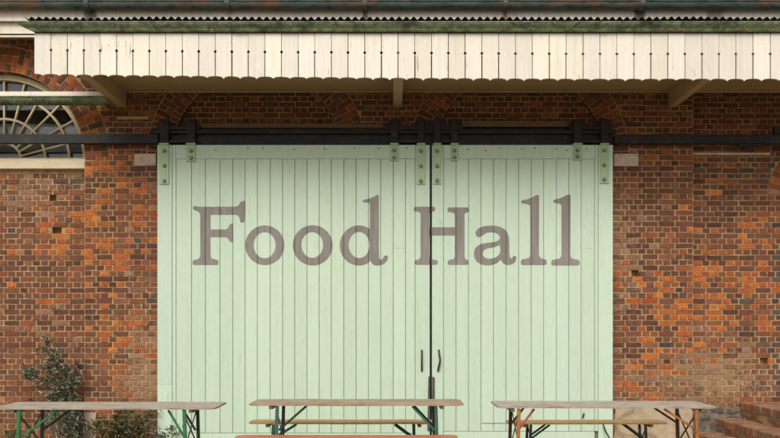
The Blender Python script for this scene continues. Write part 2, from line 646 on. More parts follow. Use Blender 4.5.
TOPZ = 5.535
RI, RO = 86 / 73.5, 110 / 73.5
SPR = Z(157)
C1, C2, C3 = X(-1.5), X(257), X(519)
BAYS = (C1, C2, C3)
XL, XR = -9.2, 9.2
PIER_R = X(693)          # right edge of the right pier
REC = .11                # depth of the recessed panels
DX0, DX1, DSPR, DRI = 5.42, 6.42, Z(195, REC), .5   # doorway above the steps, right of the frame
DC = (DX0 + DX1) / 2


def hole(px, py, y, w=.10, h=.072):
    """cavity snapped to the courses"""
    p = P(px, py, y)
    k = math.floor(p.z / CH)
    return (p.x - w / 2, p.x + w / 2, k * CH - JT, k * CH + CH)


H_A = [hole(635, 274, 0)]
H_B = [hole(53, 195, REC), hole(57, 228, REC, .13), ]
H_C = [hole(764, 361, REC, .11)]

bld = thing('brick_building', 'old red and orange brick goods shed wall behind the tables', 'building')

br, mo = MB(), MB()
# mortar faces of the front plane
edges = [XL]
for c in BAYS:
    edges += [c - RI, c + RI]
edges.append(PIER_R)
for i in range(0, len(edges), 2):
    rect_holes(mo, edges[i], edges[i + 1], 0, TOPZ, 0, H_A)
for c in BAYS:
    N = 40
    for i in range(N):
        t0, t1 = math.pi * (1 - i / N), math.pi * (1 - (i + 1) / N)
        xa, xb = c + RI * math.cos(t0), c + RI * math.cos(t1)
        za, zb = SPR + RI * math.sin(t0), SPR + RI * math.sin(t1)
        mo.quad((xa, 0, za), (xb, 0, zb), (xb, 0, TOPZ), (xa, 0, TOPZ))
        mo.quad((xa, 0, za), (xb, 0, zb), (xb, .3, zb), (xa, .3, za))
    for s in (-1, 1):
        mo.quad((c + s * RI, 0, 0), (c + s * RI, .3, 0), (c + s * RI, .3, SPR), (c + s * RI, 0, SPR))
mo.quad((PIER_R, 0, 0), (PIER_R, REC, 0), (PIER_R, REC, TOPZ), (PIER_R, 0, TOPZ))
SILL_Z0, SILL_Z1 = Z(169, .06), Z(159, .06)
rect_holes(mo, C1 - RI, C1 + RI, 0, SILL_Z0, REC, H_B)
for c in (C2, C3):
    mo.quad((c - RI - .02, .08, 0), (c + RI + .02, .08, 0), (c + RI + .02, .08, SPR + RI + .05), (c - RI - .02, .08, SPR + RI + .05))
# right recessed panel with the doorway cut out of it
rect_holes(mo, PIER_R, DX0, 0, TOPZ, REC, H_C)
rect_holes(mo, DX1, XR, 0, TOPZ, REC, [])
N = 24
for i in range(N):
    t0, t1 = math.pi * (1 - i / N), math.pi * (1 - (i + 1) / N)
    xa, xb = DC + DRI * math.cos(t0), DC + DRI * math.cos(t1)
    za, zb = DSPR + DRI * math.sin(t0), DSPR + DRI * math.sin(t1)
    mo.quad((xa, REC, za), (xb, REC, zb), (xb, REC, TOPZ), (xa, REC, TOPZ))
    mo.quad((xa, REC, za), (xb, REC, zb), (xb, REC + .3, zb), (xa, REC + .3, za))
for xx in (DX0, DX1):
    mo.quad((xx, REC, 0), (xx, REC + .3, 0), (xx, REC + .3, DSPR), (xx, REC, DSPR))

ncourse = int(TOPZ / CH)
for k in range(ncourse):
    z0 = k * CH
    z1 = z0 + CH - JT
    zm = (z0 + z1) / 2
    # front plane
    iv, cur0, cur1 = [], XL, XL
    for c in BAYS:
        if zm < SPR:
            w0 = w1 = RI
        else:
            w0 = math.sqrt(max(0, (RO + .006) ** 2 - max(0, z0 - SPR) ** 2))
            w1 = math.sqrt(max(0, (RO + .006) ** 2 - (z1 - SPR) ** 2))
        if w0 <= 0 and w1 <= 0:
            continue
        iv.append((cur0, cur1, c - w0, c - w1))
        cur0, cur1 = c + w0, c + w1
    iv.append((cur0, cur1, PIER_R, PIER_R))
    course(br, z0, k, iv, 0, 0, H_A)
    # below the fanlight
    if z1 < SILL_Z0:
        course(br, z0, k, [(C1 - RI, C1 - RI, C1 + RI, C1 + RI)], REC, 0, H_B, .03)
    # infill of the two arches over the doors
    if z0 > 3.5:
        for c in (C2, C3):
            if zm < SPR:
                w0 = w1 = RI
            else:
                w0 = math.sqrt(max(0, RI ** 2 - max(0, z0 - SPR) ** 2))
                w1 = math.sqrt(max(0, RI ** 2 - (z1 - SPR) ** 2))
            if w0 > .1:
                course(br, z0, k, [(c - w0, c - w1, c + w0, c + w1)], .08, 0)
    # right recessed panel
    if zm < DSPR:
        iv = [(PIER_R, PIER_R, DX0 - .0, DX0 - .0), (DX1, DX1, XR, XR)]
    else:
        ro = DRI + .225
        w0 = math.sqrt(max(0, ro ** 2 - max(0, z0 - DSPR) ** 2))
        w1 = math.sqrt(max(0, ro ** 2 - (z1 - DSPR) ** 2))
        iv = [(PIER_R, PIER_R, DC - w0, DC - w1), (DC + w0, DC + w1, XR, XR)] if w0 > 0 else [(PIER_R, PIER_R, XR, XR)]
    course(br, z0, k, iv, REC, 0, H_C, .02)
    # return of the right pier
    for q_ in range(1):
        brick4(br, (PIER_R, .005, z0), (PIER_R, REC - .005, z0), (PIER_R, REC - .005, z1), (PIER_R, .005, z1), Vector((1, 0, 0)), brick_col(PIER_R, zm))

wall = br.build('wall', M['brick'], bld)
mort = mo.build('mortar', M['mortar'], wall)

# the inside of the building: a dark core that closes every opening
core = MB()
core.box(XL, XR, .42, 8.0, 0.0, TOPZ - .01)
core.box(XL, C1 - RI - .01, .12, .42, 0, TOPZ - .012)
core.box(XR - .3, XR, REC + .02, .42, 0, TOPZ - .012)
core.build('inner_wall', M['dark'], bld)


def arch_ring(c, spr, ri, ro, y, bias, pal=None):
    a = MB()
    n = int(round(math.pi * (ri + ro) / 2 / .0755))
    dep = ro - ri
    for i in range(n):
        t0 = math.pi * i / n
        t1 = math.pi * (i + 1) / n
        if dep > .28:
            cut = ri + dep * (.335 if i % 2 else .665)
        else:
            cut = None
        spans = [(ri + .004, ro)] if cut is None else [(ri + .004, cut - JT / 2), (cut + JT / 2, ro)]
        for (r0, r1) in spans:
            ga0, ga1 = JT * .42 / r0, JT * .42 / r1
            f = lambda r, t: (c + r * math.cos(t), y, spr + r * math.sin(t))
            tm, rm = (t0 + t1) / 2, (r0 + r1) / 2
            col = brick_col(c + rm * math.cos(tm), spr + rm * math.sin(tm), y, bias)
            brick4(a, f(r0, t1 - ga0), f(r0, t0 + ga0), f(r1, t0 + ga1), f(r1, t1 - ga1), NY, col)
        # the brick's face on the underside of the arch
        f = lambda yy, t: (c + ri * math.cos(t), yy, spr + ri * math.sin(t))
        nn = Vector((-math.cos((t0 + t1) / 2), 0, -math.sin((t0 + t1) / 2)))
        g0 = JT * .5 / ri
        brick4(a, f(y + .006, t0 + g0), f(y + .006, t1 - g0), f(y + .1, t1 - g0), f(y + .1, t0 + g0), nn,
               brick_col(c + ri * math.cos(t0), spr + ri * math.sin(t0), y, bias), out=.003)
    return a.build('arch', M['brick'], bld)


arch_ring(C1, SPR, RI, RO, 0, .38)
arch_ring(C2, SPR, RI, RO, 0, -.2)  # orange held back in both rings over the doors, for the canopy's shade
arch_ring(C3, SPR, RI, RO, 0, -.2)
arch_ring(DC, DSPR, DRI, DRI + .225, REC, .3)

# doorway above the steps (just outside the frame)
dd = MB()
for i in range(7):
    xx = DX0 + i * (DX1 - DX0) / 7
    dd.box(xx + .003, xx + (DX1 - DX0) / 7 - .003, REC + .2, REC + .25, .52, DSPR + DRI - .02, .004)
dd.build('door', M['door_wood'], bld)

# stone pads either side of the sliding doors, and the timber let into the pier
for (a, b, c, d) in ((135, 156.5, 154, 166), (613.5, 638, 154, 166.5)):
    s = MB()
    s.box(X(a), X(b), -.022, .05, Z(d), Z(c), .006)
    s.build('stone_block', M['pad'], bld)
s = MB()
s.box(X(118), X(149), -.02, .03, Z(119.6), Z(116.8), .003)
s.build('timber_strip', M['beam'], bld)
# stone band where the right recessed panel steps
s = MB()
s.box(PIER_R + .01, DX0 - .2, REC - .028, REC + .02, Z(155.4, REC), Z(153, REC), .004)
s.build('stone_band', M['pad'], bld)
# timber lintel above the door track
s = MB()
s.box(X(200), X(384), -.022, .05, Z(128.2), Z(124.2), .003)
s.build('lintel', M['batten'], bld)
s = MB()
s.box(X(462), X(572), -.022, .05, Z(127.2), Z(121.4), .003)
s.build('lintel', M['batten'], bld)


s = MB()
s.box(X(424), X(438), -.075, -.012, 0, Z(147), .004)
s.build('gap_shade_strip', M['black'], bld)  # black strip added for the dark of the gap between the doors


# patches of render at the foot of the wall
def ragged(name, x0, x1, z0, z1, y, mat, rag, n=40, thick=.014, seed=0):
    mb = MB()
    poly = []
    for i in range(n + 1):
        t = i / n
        poly.append((x0 + (x1 - x0) * t, z0))
    for i in range(n // 2 + 1):
        t = i / (n // 2)
        poly.append((x1 + rag * mnoise.noise((t * 5, seed, 3.1)), z0 + .01 + (z1 - z0) * t))
    for i in range(n + 1):
        t = 1 - i / n
        poly.append((x0 + (x1 - x0) * t, z1 + .012 + rag * mnoise.noise((t * 7, seed, .5)) + rag * .5 * mnoise.noise((t * 23, seed, 9.5))))
    for i in range(n // 2):
        t = 1 - i / (n // 2)
        poly.append((x0 + rag * mnoise.noise((t * 5, seed, 7.7)), z0 + .01 + (z1 - z0) * t))
    mb.prism(poly, y - thick, y + .01)
    return mb.build(name, mat, bld)


ragged('render_patch', X(614.5), X(692), 0, Z(407.5), 0, M['render'], .02, seed=2)
ragged('render_patch', X(84), X(96), 0, Z(413), 0, M['pad'], .025, n=16, seed=5)
# rubble stones right of the pier
ragged('mortar_patch', PIER_R + .005, X(742, REC), 0, Z(408.5, REC), REC, M['rubble_bed'], .03, seed=8, thick=.016)
rb = MB()
random.seed(5)
rows = [(.0, .09), (.09, .17), (.26, .10), (.36, .09)]
for row, (za, hh) in enumerate(rows):
    x = PIER_R + .01
    while x < X(745, REC):
        w = random.uniform(.10, .26)
        cx, cz = x + w / 2, za + hh / 2
        k = random.randint(6, 9)
        ang = sorted(random.uniform(-.35, .35) + 2 * math.pi * i / k for i in range(k))
        ring_, face_ = [], []
        for a_ in ang:
            ca, sa = math.cos(a_), math.sin(a_)
            rad = 1 / max(abs(ca), abs(sa)) * random.uniform(.72, .98)
            px_, pz_ = ca * rad * (w / 2 + .012), sa * rad * (hh / 2 + .010)
            ring_.append(Vector((cx + px_, REC + .01, max(0, cz + pz_))))
            face_.append(Vector((cx + px_ * .8, REC - random.uniform(.018, .032), max(0, cz + pz_ * .8))))
        n_ = k
        rb.add(ring_ + face_ + [Vector((cx, REC - .034, cz))],
               [(i, (i + 1) % n_, n_ + (i + 1) % n_, n_ + i) for i in range(n_)] + [(n_ + i, n_ + (i + 1) % n_, 2 * n_) for i in range(n_)])
        x += w
rb.build('rubble_course', M['rubble'], bld)
random.seed(21)

# ------------------------------------------------------------------ fanlight
win = MB()
WY = .13
SW = .5 * (F / (WY - CAM.y))


def ring(mb, c, z, r, w, y0, y1, n=48, a0=0, a1=math.pi):
    for i in range(n):
        t0, t1 = a0 + (a1 - a0) * i / n, a0 + (a1 - a0) * (i + 1) / n
        q = [(c + rr * math.cos(t), z + rr * math.sin(t)) for rr, t in ((r - w / 2, t0), (r + w / 2, t0), (r + w / 2, t1), (r - w / 2, t1))]
        f = [(x, y0, zz) for x, zz in q]
        b = [(x, y1, zz) for x, zz in q]
        mb.add(f + b, [(0, 1, 2, 3), (7, 6, 5, 4), (1, 5, 6, 2), (0, 3, 7, 4)])


WZ = SILL_Z1 + .03
fr = MB()
ring(fr, C1, WZ - .03, RI - .035, .075, WY - .02, WY + .06)
fr.box(C1 - RI + .01, C1 + RI - .01, WY - .015, WY + .06, SILL_Z1, SILL_Z1 + .035)
window = fr.build('window', M['frame'], bld)
bars = MB()
for rr in (.235, .57, .90):
    ring(bars, C1, WZ - .03, rr, .030, WY, WY + .04)
for i in range(0, 13):
    t = R(15 * i)
    if i in (0, 12):
        continue
    d = Vector((math.cos(t), 0, math.sin(t)))
    o = Vector((C1, WY + .021, WZ - .03))
    bars.bar(o + d * .235, o + d * (RI - .06), .021, .036, up=(0, 1, 0))
bars.build('glazing_bar', M['frame'], window)
gl = MB()
gl.box(C1 - RI, C1 + RI, WY + .045, WY + .051, SILL_Z1 + .01, SPR + RI)
gl.build('pane', M['glass'], window)
bl = MB()
for (a, b) in ((60, 72), (78, 92), (97, 110.5), (124, 152.5)):
    bl.box(C1 - RI, C1 + RI, WY + .14, WY + .155, Z(b, WY + .14), Z(a, WY + .14), .002)
bl.build('slat', M['blind'], window)
si = MB()
si.box(C1 - RI + .006, C1 + RI - .006, .04, .3, SILL_Z0, SILL_Z1, .008)
si.build('sill', M['sill'], window)

# ------------------------------------------------------------------ main roof eaves
EY = -.44
e = MB()
e.box(XL, XR, EY, EY + .03, TOPZ - .01, TOPZ + .135, .003)
e.build('fascia', M['fascia'], bld)
e = MB()
e.box(XL, XR, EY + .06, EY + .085, Z(33.6, EY + .06), TOPZ - .012, .003)
e.build('fascia', M['cream'], bld)
e = MB()
for i in range(4):
    y0 = EY + .032 + i * .1
    e.box(XL, XR, y0, y0 + .097, TOPZ, TOPZ + .02, .003)
e.build('soffit', M['cream'], bld)
e = MB()
e.box(XL, XR, EY + .075, EY + .105, Z(37.2, EY + .075), Z(35.2, EY + .075), .006)
e.build('moulding', M['cream'], bld)
e = MB()
e.extrude_x([(EY - .06, TOPZ + .17), (EY - .06, TOPZ + .185), (4.5, TOPZ + .185 + (4.5 - EY) * .3), (9.2, TOPZ + .2 + .5), (9.2, TOPZ + .02), (0, TOPZ + .03)], XL - .1, XR + .1)
e.build('roof', M['slate'], bld)
e = MB()
gz, gy, gr = TOPZ + .188, EY - .07, .07
prof = []
for i in range(13):
    t = math.pi * i / 12
    prof.append((gy - gr * math.cos(t), gz - gr * math.sin(t) * 1.25))
for i in range(12, -1, -1):
    t = math.pi * i / 12
    prof.append((gy - (gr - .006) * math.cos(t), gz - (gr - .006) * math.sin(t) * 1.25))
e.extrude_x(prof, XL - .05, XR + .05)
e.tube([(XL - .05, gy - gr, gz), (XR + .05, gy - gr, gz)], .013, 8)
eg = e.build('eaves_gutter', M['eaves_gutter'], bld, smooth=False)
for px in (88, 228, 365, 505, 641, 790, -60):
    xx = X(px, gy)
    c = MB()
    pr = []
    for i in range(13):
        t = math.pi * i / 12
        pr.append((gy - (gr + .012) * math.cos(t), gz - (gr + .012) * math.sin(t) * 1.25))
    for i in range(12, -1, -1):
        t = math.pi * i / 12
        pr.append((gy - gr * math.cos(t), gz - gr * math.sin(t) * 1.25))
    c.extrude_x(pr, xx - .03, xx + .03)
    c.build('gutter_joint', M['eaves_gutter'], eg)

# ------------------------------------------------------------------ the canopy
can = thing('canopy', 'cream canopy with scalloped valance boards and green gutter over the doors', 'canopy', (0, 0, TOPZ - 1))
VY = -1.30
CXR = 6.15
BOT = [(-50, 73.4), (35, 73.7), (130, 75), (230, 76.2), (390, 77.6), (580, 78.6), (780, 78.6), (1200, 78.6)]
HOL = [(-50, 49.6), (35, 49.8), (130, 50.8), (230, 51.6), (390, 52.7), (580, 54), (780, 54), (1200, 54)]


def lerp(t, tab):
    for (a, va), (b, vb) in zip(tab, tab[1:]):
        if t <= b:
            return va + (vb - va) * (t - a) / (b - a)
    return tab[-1][1]


va = MB()
px = 34.6
gx = [px]
while X(px, VY) < CXR:
    px += 16.3 + .75 * px / 700
    gx.append(px)
ztop = Z(31.0, VY)
random.seed(4)
for i in range(len(gx) - 1):
    a, b = gx[i], gx[i + 1]
    xa, xb = X(a, VY), X(b, VY)
    za, zb = Z(lerp(a, BOT), VY), Z(lerp(b, BOT), VY)
    ha, hb = Z(lerp(a, HOL), VY), Z(lerp(b, HOL), VY)
    rh = .017
    s1, s2 = .0018 + random.uniform(0, .0028), .0050 + random.uniform(-.0012, .0035)
    poly = []
    first = i == 0
    # up the left side
    if first:
        poly += [(xa, za), (xa, ztop)]
    else:
        poly += [(xa + s2, za), (xa + s2, ha - math.sqrt(rh * rh - s2 * s2))]
        for k in range(1, 8):
            t = -math.pi / 2 + math.pi * k / 8
            poly.append((xa + rh * math.cos(t), ha + rh * math.sin(t)))
        poly += [(xa + s1, ha + math.sqrt(rh * rh - s1 * s1)), (xa + s1, ztop)]
    poly += [(xb - s1, ztop), (xb - s1, hb + math.sqrt(rh * rh - s1 * s1))]
    for k in range(1, 8):
        t = math.pi / 2 + math.pi * k / 8
        poly.append((xb + rh * math.cos(t), hb + rh * math.sin(t)))
    poly += [(xb - s2, hb - math.sqrt(rh * rh - s2 * s2)), (xb - s2, zb)]
    # scalloped foot: flat by the slit, rounding down to a point mid board
    w = xb - xa
    cusp = .026 * random.uniform(.75, 1.2)
    foot = []
    for k in range(1, 12):
        t = k / 12
        u = abs(t - .5) * 2          # 1 at the slit, 0 at the point
        dz = cusp * (1 - u) ** 2.0 if u > .0 else cusp
        dz = cusp * (1 - math.sqrt(max(0, 1 - (1 - u) ** 2))) if u < 1 else 0
        foot.append((xb - s2 - (w - 2 * s2) * t, zb + (za - zb) * t - dz))
    poly += foot
    jy = random.uniform(-.0035, .0035)
    k_ = random.uniform(.90, 1.03)
    va.prism(poly, VY + jy, VY + .022 + jy, (k_, k_ * random.uniform(.985, 1.0), k_ * random.uniform(.94, 1.0), 0))
va.build('valance', M['white'], can)

# beams, ceiling, wall plate
for (a, b) in ((118.5, 127), (393, 402), (668, 675.5)):
    bb = MB()
    x0, x1 = X(a), X(b)
    bb.box(x0, x1, VY + .03, -.004, Z(107.7), Z(107.7) + .275, .006)
    bb.build('beam', M['beam'], can)
ce = MB()
zc = Z(91.6)
nb = 9
for i in range(nb):
    y0 = VY + .03 + i * (1.262 / nb)
    ce.box(X(120), CXR - .02, y0 + .0015, y0 + 1.262 / nb - .0015, zc, zc + .02, .002)
ce.build('ceiling', M['beam'], can)
wp = MB()
wp.box(X(128), CXR - .03, -.05, -.008, zc - .022, zc - .002, .005)
wp.build('wall_plate', M['beam'], can)
# corrugated sheet
sh = MB()
SY = VY - .10
z_f = Z(18.0, SY)
pitch, amp = .0855, .0175
nx = int((CXR + 4.25) / (pitch / 8))
xs0 = X(24, SY)
slope = .15
vs, fs = [], []
rowsy = (SY, SY + .3, -.02)
for lay in (0, -.006):
    for yy in rowsy:
        for i in range(nx + 1):
            x = xs0 + i * pitch / 8
            t = x / pitch * 2 * math.pi + .4 * mnoise.noise((x * .8, 0, 0))
            vs.append((x, yy + .012 * mnoise.noise((x * .35, 3, 0)), z_f + lay + (yy - SY) * slope + amp * math.sin(t) + .008 * mnoise.noise((x * 1.3, 7, 0))))
w = nx + 1
for lay in range(2):
    for r_ in range(2):
        for i in range(nx):
            o = (lay * 3 + r_) * w + i
            fs.append((o, o + 1, o + w + 1, o + w))
for i in range(nx):
    fs.append((i, i + 1, 3 * w + i + 1, 3 * w + i))
sh.add(vs, fs)
sh.build('roof_sheet', M['sheet'], can)
# ogee gutter along the canopy's front
gu = MB()
GY = VY - .012
gt, gb = Z(22.2, GY - .06), Z(32.2, GY)
hgt = gt - gb
prof = [(GY, gb), (GY - .028, gb), (GY - .038, gb + .012)]
for i in range(1, 8):
    t = i / 8
    prof.append((GY - .038 - .045 * (t ** 2 * (3 - 2 * t)), gb + .012 + (hgt - .03) * t))
prof += [(GY - .085, gt - .014), (GY - .09, gt - .012), (GY - .09, gt), (GY - .076, gt), (GY - .07, gt - .02), (GY - .03, gb + .02), (GY - .008, gb + .02), (GY - .008, gt), (GY, gt)]
sk = [-(z - gb) / hgt * .20 for (y, z) in prof]
gu.extrude_x(prof, X(34, GY), CXR + .05, sk)
gut = gu.build('gutter', M['gutter'], can)
for px in (51, 240, 424, 604):
    c = MB()
    xx = X(px, GY)
    pr = [(y - .007, z) for y, z in prof[1:-8]] + [(GY - .08, gt - .02), (GY - .03, gb + .01)]
    pr = [(GY - .02, gb - .006)] + pr
    c.extrude_x(pr, xx - .035, xx + .035)
    c.build('gutter_joint', M['gutter'], gut)
cl = MB()
cl.box(X(35, VY), CXR, VY - .012, VY + .03, Z(33.4, VY), Z(31.6, VY), .002)
cl.build('head_strip', M['sheet'], can)
fb = MB()
fb.box(X(35, VY), CXR, VY + .004, VY + .03, ztop + .004, z_f - .012)
fb.build('fascia', M['sheet'], can)  # dark sheet material paints in the shade below the corrugations

# ------------------------------------------------------------------ low gutter crossing the fanlight, left of the canopy
LG = thing('rain_gutter', 'green half round rain gutter with cream edge crossing the arched window', 'gutter', (X(20, -.3), -.3, Z(98, -.3)))
lg = MB()
yg = -.33
zt = Z(96.6, yg - .075)
zb_ = Z(104, yg - .04)
rr = zt - zb_
prof = [(yg + .01 - .085 * math.cos(math.pi * i / 14), zt - rr * math.sin(math.pi * i / 14)) for i in range(15)]
prof += [(yg + .01 - .078 * math.cos(math.pi * i / 14), zt - (rr - .007) * math.sin(math.pi * i / 14)) for i in range(14, -1, -1)]
lg.extrude_x(prof, -9.0, X(108, yg))
lg.tube([(-9.0, yg - .075, zt), (X(108, yg), yg - .075, zt)], .012, 8)
lo = lg.build('gutter_trough', M['gutter'], LG)
lg = MB()
lg.box(-9.0, X(106, yg + .1), yg + .10, yg + .13, zt - .05, Z(91.4, yg + .1), .004)
lg.build('gutter_board', M['cream'], LG)
for px in (-60, -160):
    c = MB()
    c.bar((X(px), yg + .12, zt - .03), (X(px), 0, zt - .03), .03, .02)
    c.build('gutter_arm', M['black'], LG)
c = MB()
c.bar((-3.83, yg + .13, zt + .0), (-3.83, .0, zt + .0), .03, .02)
c.build('gutter_arm', M['black'], LG)

# ------------------------------------------------------------------ the door track
DY = -.15                     # front plane of the doors
trk = thing('door_track', 'black iron sliding door track running across the brick wall above the doors', 'track', (0, 0, Z(140)))
t = MB()
t.box(X(150, -.1), X(613, -.1), -.075, -.035, Z(146.4, -.07), Z(128.5, -.07), .005)
t.box(X(150, -.1), X(613, -.1), -.13, -.078, Z(134, -.1), Z(131, -.1), .004)
t.build('header_beam', M['black'], trk)
t = MB()
t.box(-9.0, X(158.5, -.1), -.115, -.055, Z(143.6, -.1), Z(134.3, -.1), .006)
for px in (-160, -40, 98):
    t.box(X(px) - .03, X(px) + .03, -.054, -.002, Z(142, -.03), Z(136, -.03), .004)
t.build('rail', M['black'], trk)
t = MB()
t.box(X(614, -.1), 8.6, -.115, -.055, Z(143.8, -.1), Z(134.8, -.1), .006)
for px in (640, 700, 800, 900):
    t.box(X(px) - .03, X(px) + .03, -.054, (REC if px > 693 else 0) - .002, Z(142, -.03), Z(137, -.03), .004)
for (a, b, c, d) in ((735, 757, 146.5, 143.9), (757, 800, 145, 143.9)):
    t.box(X(a), X(b), -.1, -.06, Z(c, -.1), Z(d, -.1), .004)
t.box(X(770), X(784), -.11, -.06, Z(134.6, -.1), Z(127, -.1), .006)
t.build('rail', M['black'], trk)

# ------------------------------------------------------------------ sliding doors
def dX(px):
    return X(px, DY)


def dZ(py):
    return Z(py, DY)


CHM, GAP, CHD = .0055, .0018, .008   # groove: chamfer width, half gap, chamfer depth


def plank(mb, x0, x1, z0, z1, y0, th=.028):
    """board with chamfered long edges, front at y0"""
    a, b = x0 + GAP, x1 - GAP
    prof = [(a, y0 + CHD), (a + CHM, y0), (b - CHM, y0), (b, y0 + CHD), (b, y0 + th), (a, y0 + th)]
    n = len(prof)
    k_ = random.uniform(.945, 1.03)
    tint = (k_ * random.uniform(.988, 1.008), k_, k_ * random.uniform(.975, 1.015), 0)
    vs = [(x, y, z0) for x, y in prof] + [(x, y, z1) for x, y in prof]
    fs = [tuple(range(n)), tuple(range(2 * n - 1, n - 1, -1))] + [(i, (i + 1) % n, n + (i + 1) % n, n + i) for i in range(n)]
    mb.add(vs, fs, tint)


TOP_PY = 145.0
ZB = .03
LINES_L = [157, 172.2, 176, 191.5, 205.4, 220, 232.8, 245.1, 257.4, 270.2, 282.6, 294.7, 307, 319.2, 331.3, 343.8, 356.2, 368.5, 380.8, 393.3, 405.6, 415.2, 430.0]
LINES_R = [431.8, 443.6, 456.1, 468.6, 481.1, 493.6, 506.1, 518.7, 531.3, 543.8, 556.4, 568.9, 581.3, 594.6, 598.3, 613.2]

# --- glyph outlines, traced in pixels of enlarged views of the lettering


def fillet(pts):
    """pts: (x, y, r) corners; each corner is rounded by r"""
    out = []
    n = len(pts)
    for i in range(n):
        p = Vector(pts[i][:2])
        a = Vector(pts[i - 1][:2])
        b = Vector(pts[(i + 1) % n][:2])
        r = pts[i][2] if len(pts[i]) > 2 else 0
        if r <= 0:
            out.append(p)
            continue
        ta, tb = min(r, (a - p).length * .48), min(r, (b - p).length * .48)
        p0, p1 = p + (a - p).normalized() * ta, p + (b - p).normalized() * tb
        for k in range(6):
            t = k / 5
            out.append(p0 * (1 - t) ** 2 + p * 2 * t * (1 - t) + p1 * t * t)
    return out


def ell(cx, cy, rx, ry, n=48, a0=0, a1=360):
    return [Vector((cx + rx * math.cos(R(a0 + (a1 - a0) * i / n)), cy + ry * math.sin(R(a0 + (a1 - a0) * i / n)))) for i in range(n)]


def catmull(pts, k=6):
    pts = [Vector(p) for p in pts]
    n = len(pts)
    out = []
    for i in range(n):
        p0, p1, p2, p3 = pts[i - 1], pts[i], pts[(i + 1) % n], pts[(i + 2) % n]
        for j in range(k):
            t = j / k
            out.append(.5 * ((2 * p1) + (p2 - p0) * t + (2 * p0 - 5 * p1 + 4 * p2 - p3) * t * t + (3 * p1 - p0 - 3 * p2 + p3) * t ** 3))
    return out


def slab_stem(x0, x1, ytop, ybot, lt, rt, lb, rb, th=20):
    """stem with bracketed slab serifs above and below"""
    return fillet([(lt, ytop, 9), (rt, ytop, 9), (rt, ytop + th, 8), (x1, ytop + th + 4, 12), (x1, ybot - th - 6, 14), (rb, ybot - th, 9), (rb, ybot, 9),
                   (lb, ybot, 9), (lb, ybot - th, 9), (x0, ybot - th - 6, 14), (x0, ytop + th + 4, 12), (lt, ytop + th, 8)])


def ell_stem(x0, x1, pts_top, ybot, lb, rb, th=24):
    return fillet(pts_top + [(x1, ybot - th - 8, 16), (rb, ybot - th, 11), (rb, ybot, 10), (lb, ybot, 10), (lb, ybot - th, 11), (x0, ybot - th - 8, 16)])


ZS = 526 / 120.0
GLYPHS = []      # (offset x, offset y, list of contours)
GLYPHS.append((185, 180, [fillet([
    (35, 112, 10), (60, 117, 8), (232, 117, 16), (244, 94, 8), (264, 91, 8), (261, 186, 9), (243, 188, 8), (236, 153, 16), (112, 153, 4), (112, 217, 4),
    (186, 217, 14), (197, 192, 8), (211, 190, 6), (211, 272, 7), (197, 273, 7), (187, 251, 14), (112, 251, 4), (112, 344, 16), (147, 351, 10), (147, 373, 10),
    (33, 373, 10), (33, 352, 10), (67, 345, 16), (67, 142, 14), (35, 130, 9)])]))
GLYPHS.append((185, 180, [ell(350, 286, 86, 87), ell(349, 286, 48, 57)]))
GLYPHS.append((290, 180, [ell(99.5, 286.5, 87.5, 88.5), ell(97.5, 285, 47.5, 56)]))
bowl = [Vector((302 + 84 * math.cos(R(a)), 287 + 88 * math.sin(R(a)))) for a in range(304, 54, -6)]   # from top right of the bowl round the left to its foot
dtop = fillet([(350, 208, 0), (350, 100, 9), (318, 97, 5), (320, 88, 6), (352, 81, 14), (384, 64, 6), (390, 66, 5), (390, 344, 12), (402, 352, 10), (414, 330, 8), (430, 331, 8),
               (428, 352, 14), (408, 373, 18), (368, 376, 14), (351, 355, 6)])
# walk: stem outline then the bowl from foot to top
GLYPHS.append((290, 180, [dtop + bowl[::-1][:], ell(303, 285, 45.5, 57)]))
GLYPHS.append((400, 180, [slab_stem(90, 128, 117, 372, 61, 154, 64, 166)]))
GLYPHS.append((400, 180, [slab_stem(240, 283, 120, 372, 208, 303, 209, 301)]))
GLYPHS.append((400, 180, [[Vector(p) for p in ((128.2, 207), (239.8, 207), (239.8, 244), (128.2, 244))]]))
GLYPHS.append((400, 180, [catmull([
    (331, 236), (337, 219), (354, 207), (378, 201), (405, 200), (437, 205), (463, 221), (476, 246), (479, 280), (479, 318), (483, 338), (490, 343), (497, 334), (506, 333), (510, 342),
    (505, 358), (489, 370), (468, 373), (450, 364), (441, 351), (424, 365), (395, 374), (362, 372), (336, 357), (324, 330), (328, 303), (346, 285), (378, 276), (412, 272), (432, 264), (438, 252),
    (430, 238), (408, 230), (385, 231), (368, 239), (354, 249), (340, 250)]),
    catmull([(363, 325), (368, 309), (384, 300), (412, 295), (434, 287), (439, 300), (437, 321), (424, 336), (403, 344), (383, 344), (369, 337)])]))
GLYPHS.append((480, 180, [ell_stem(220, 258, [(220, 109, 10), (181, 101, 6), (180, 91, 7), (222, 80, 14), (247, 65, 8), (259, 66, 6)], 373, 179, 293)]))
GLYPHS.append((480, 180, [ell_stem(357, 396, [(357, 106, 10), (322, 99, 6), (321, 88, 7), (357, 78, 14), (386, 63, 8), (397, 64, 6)], 375, 312, 437)]))


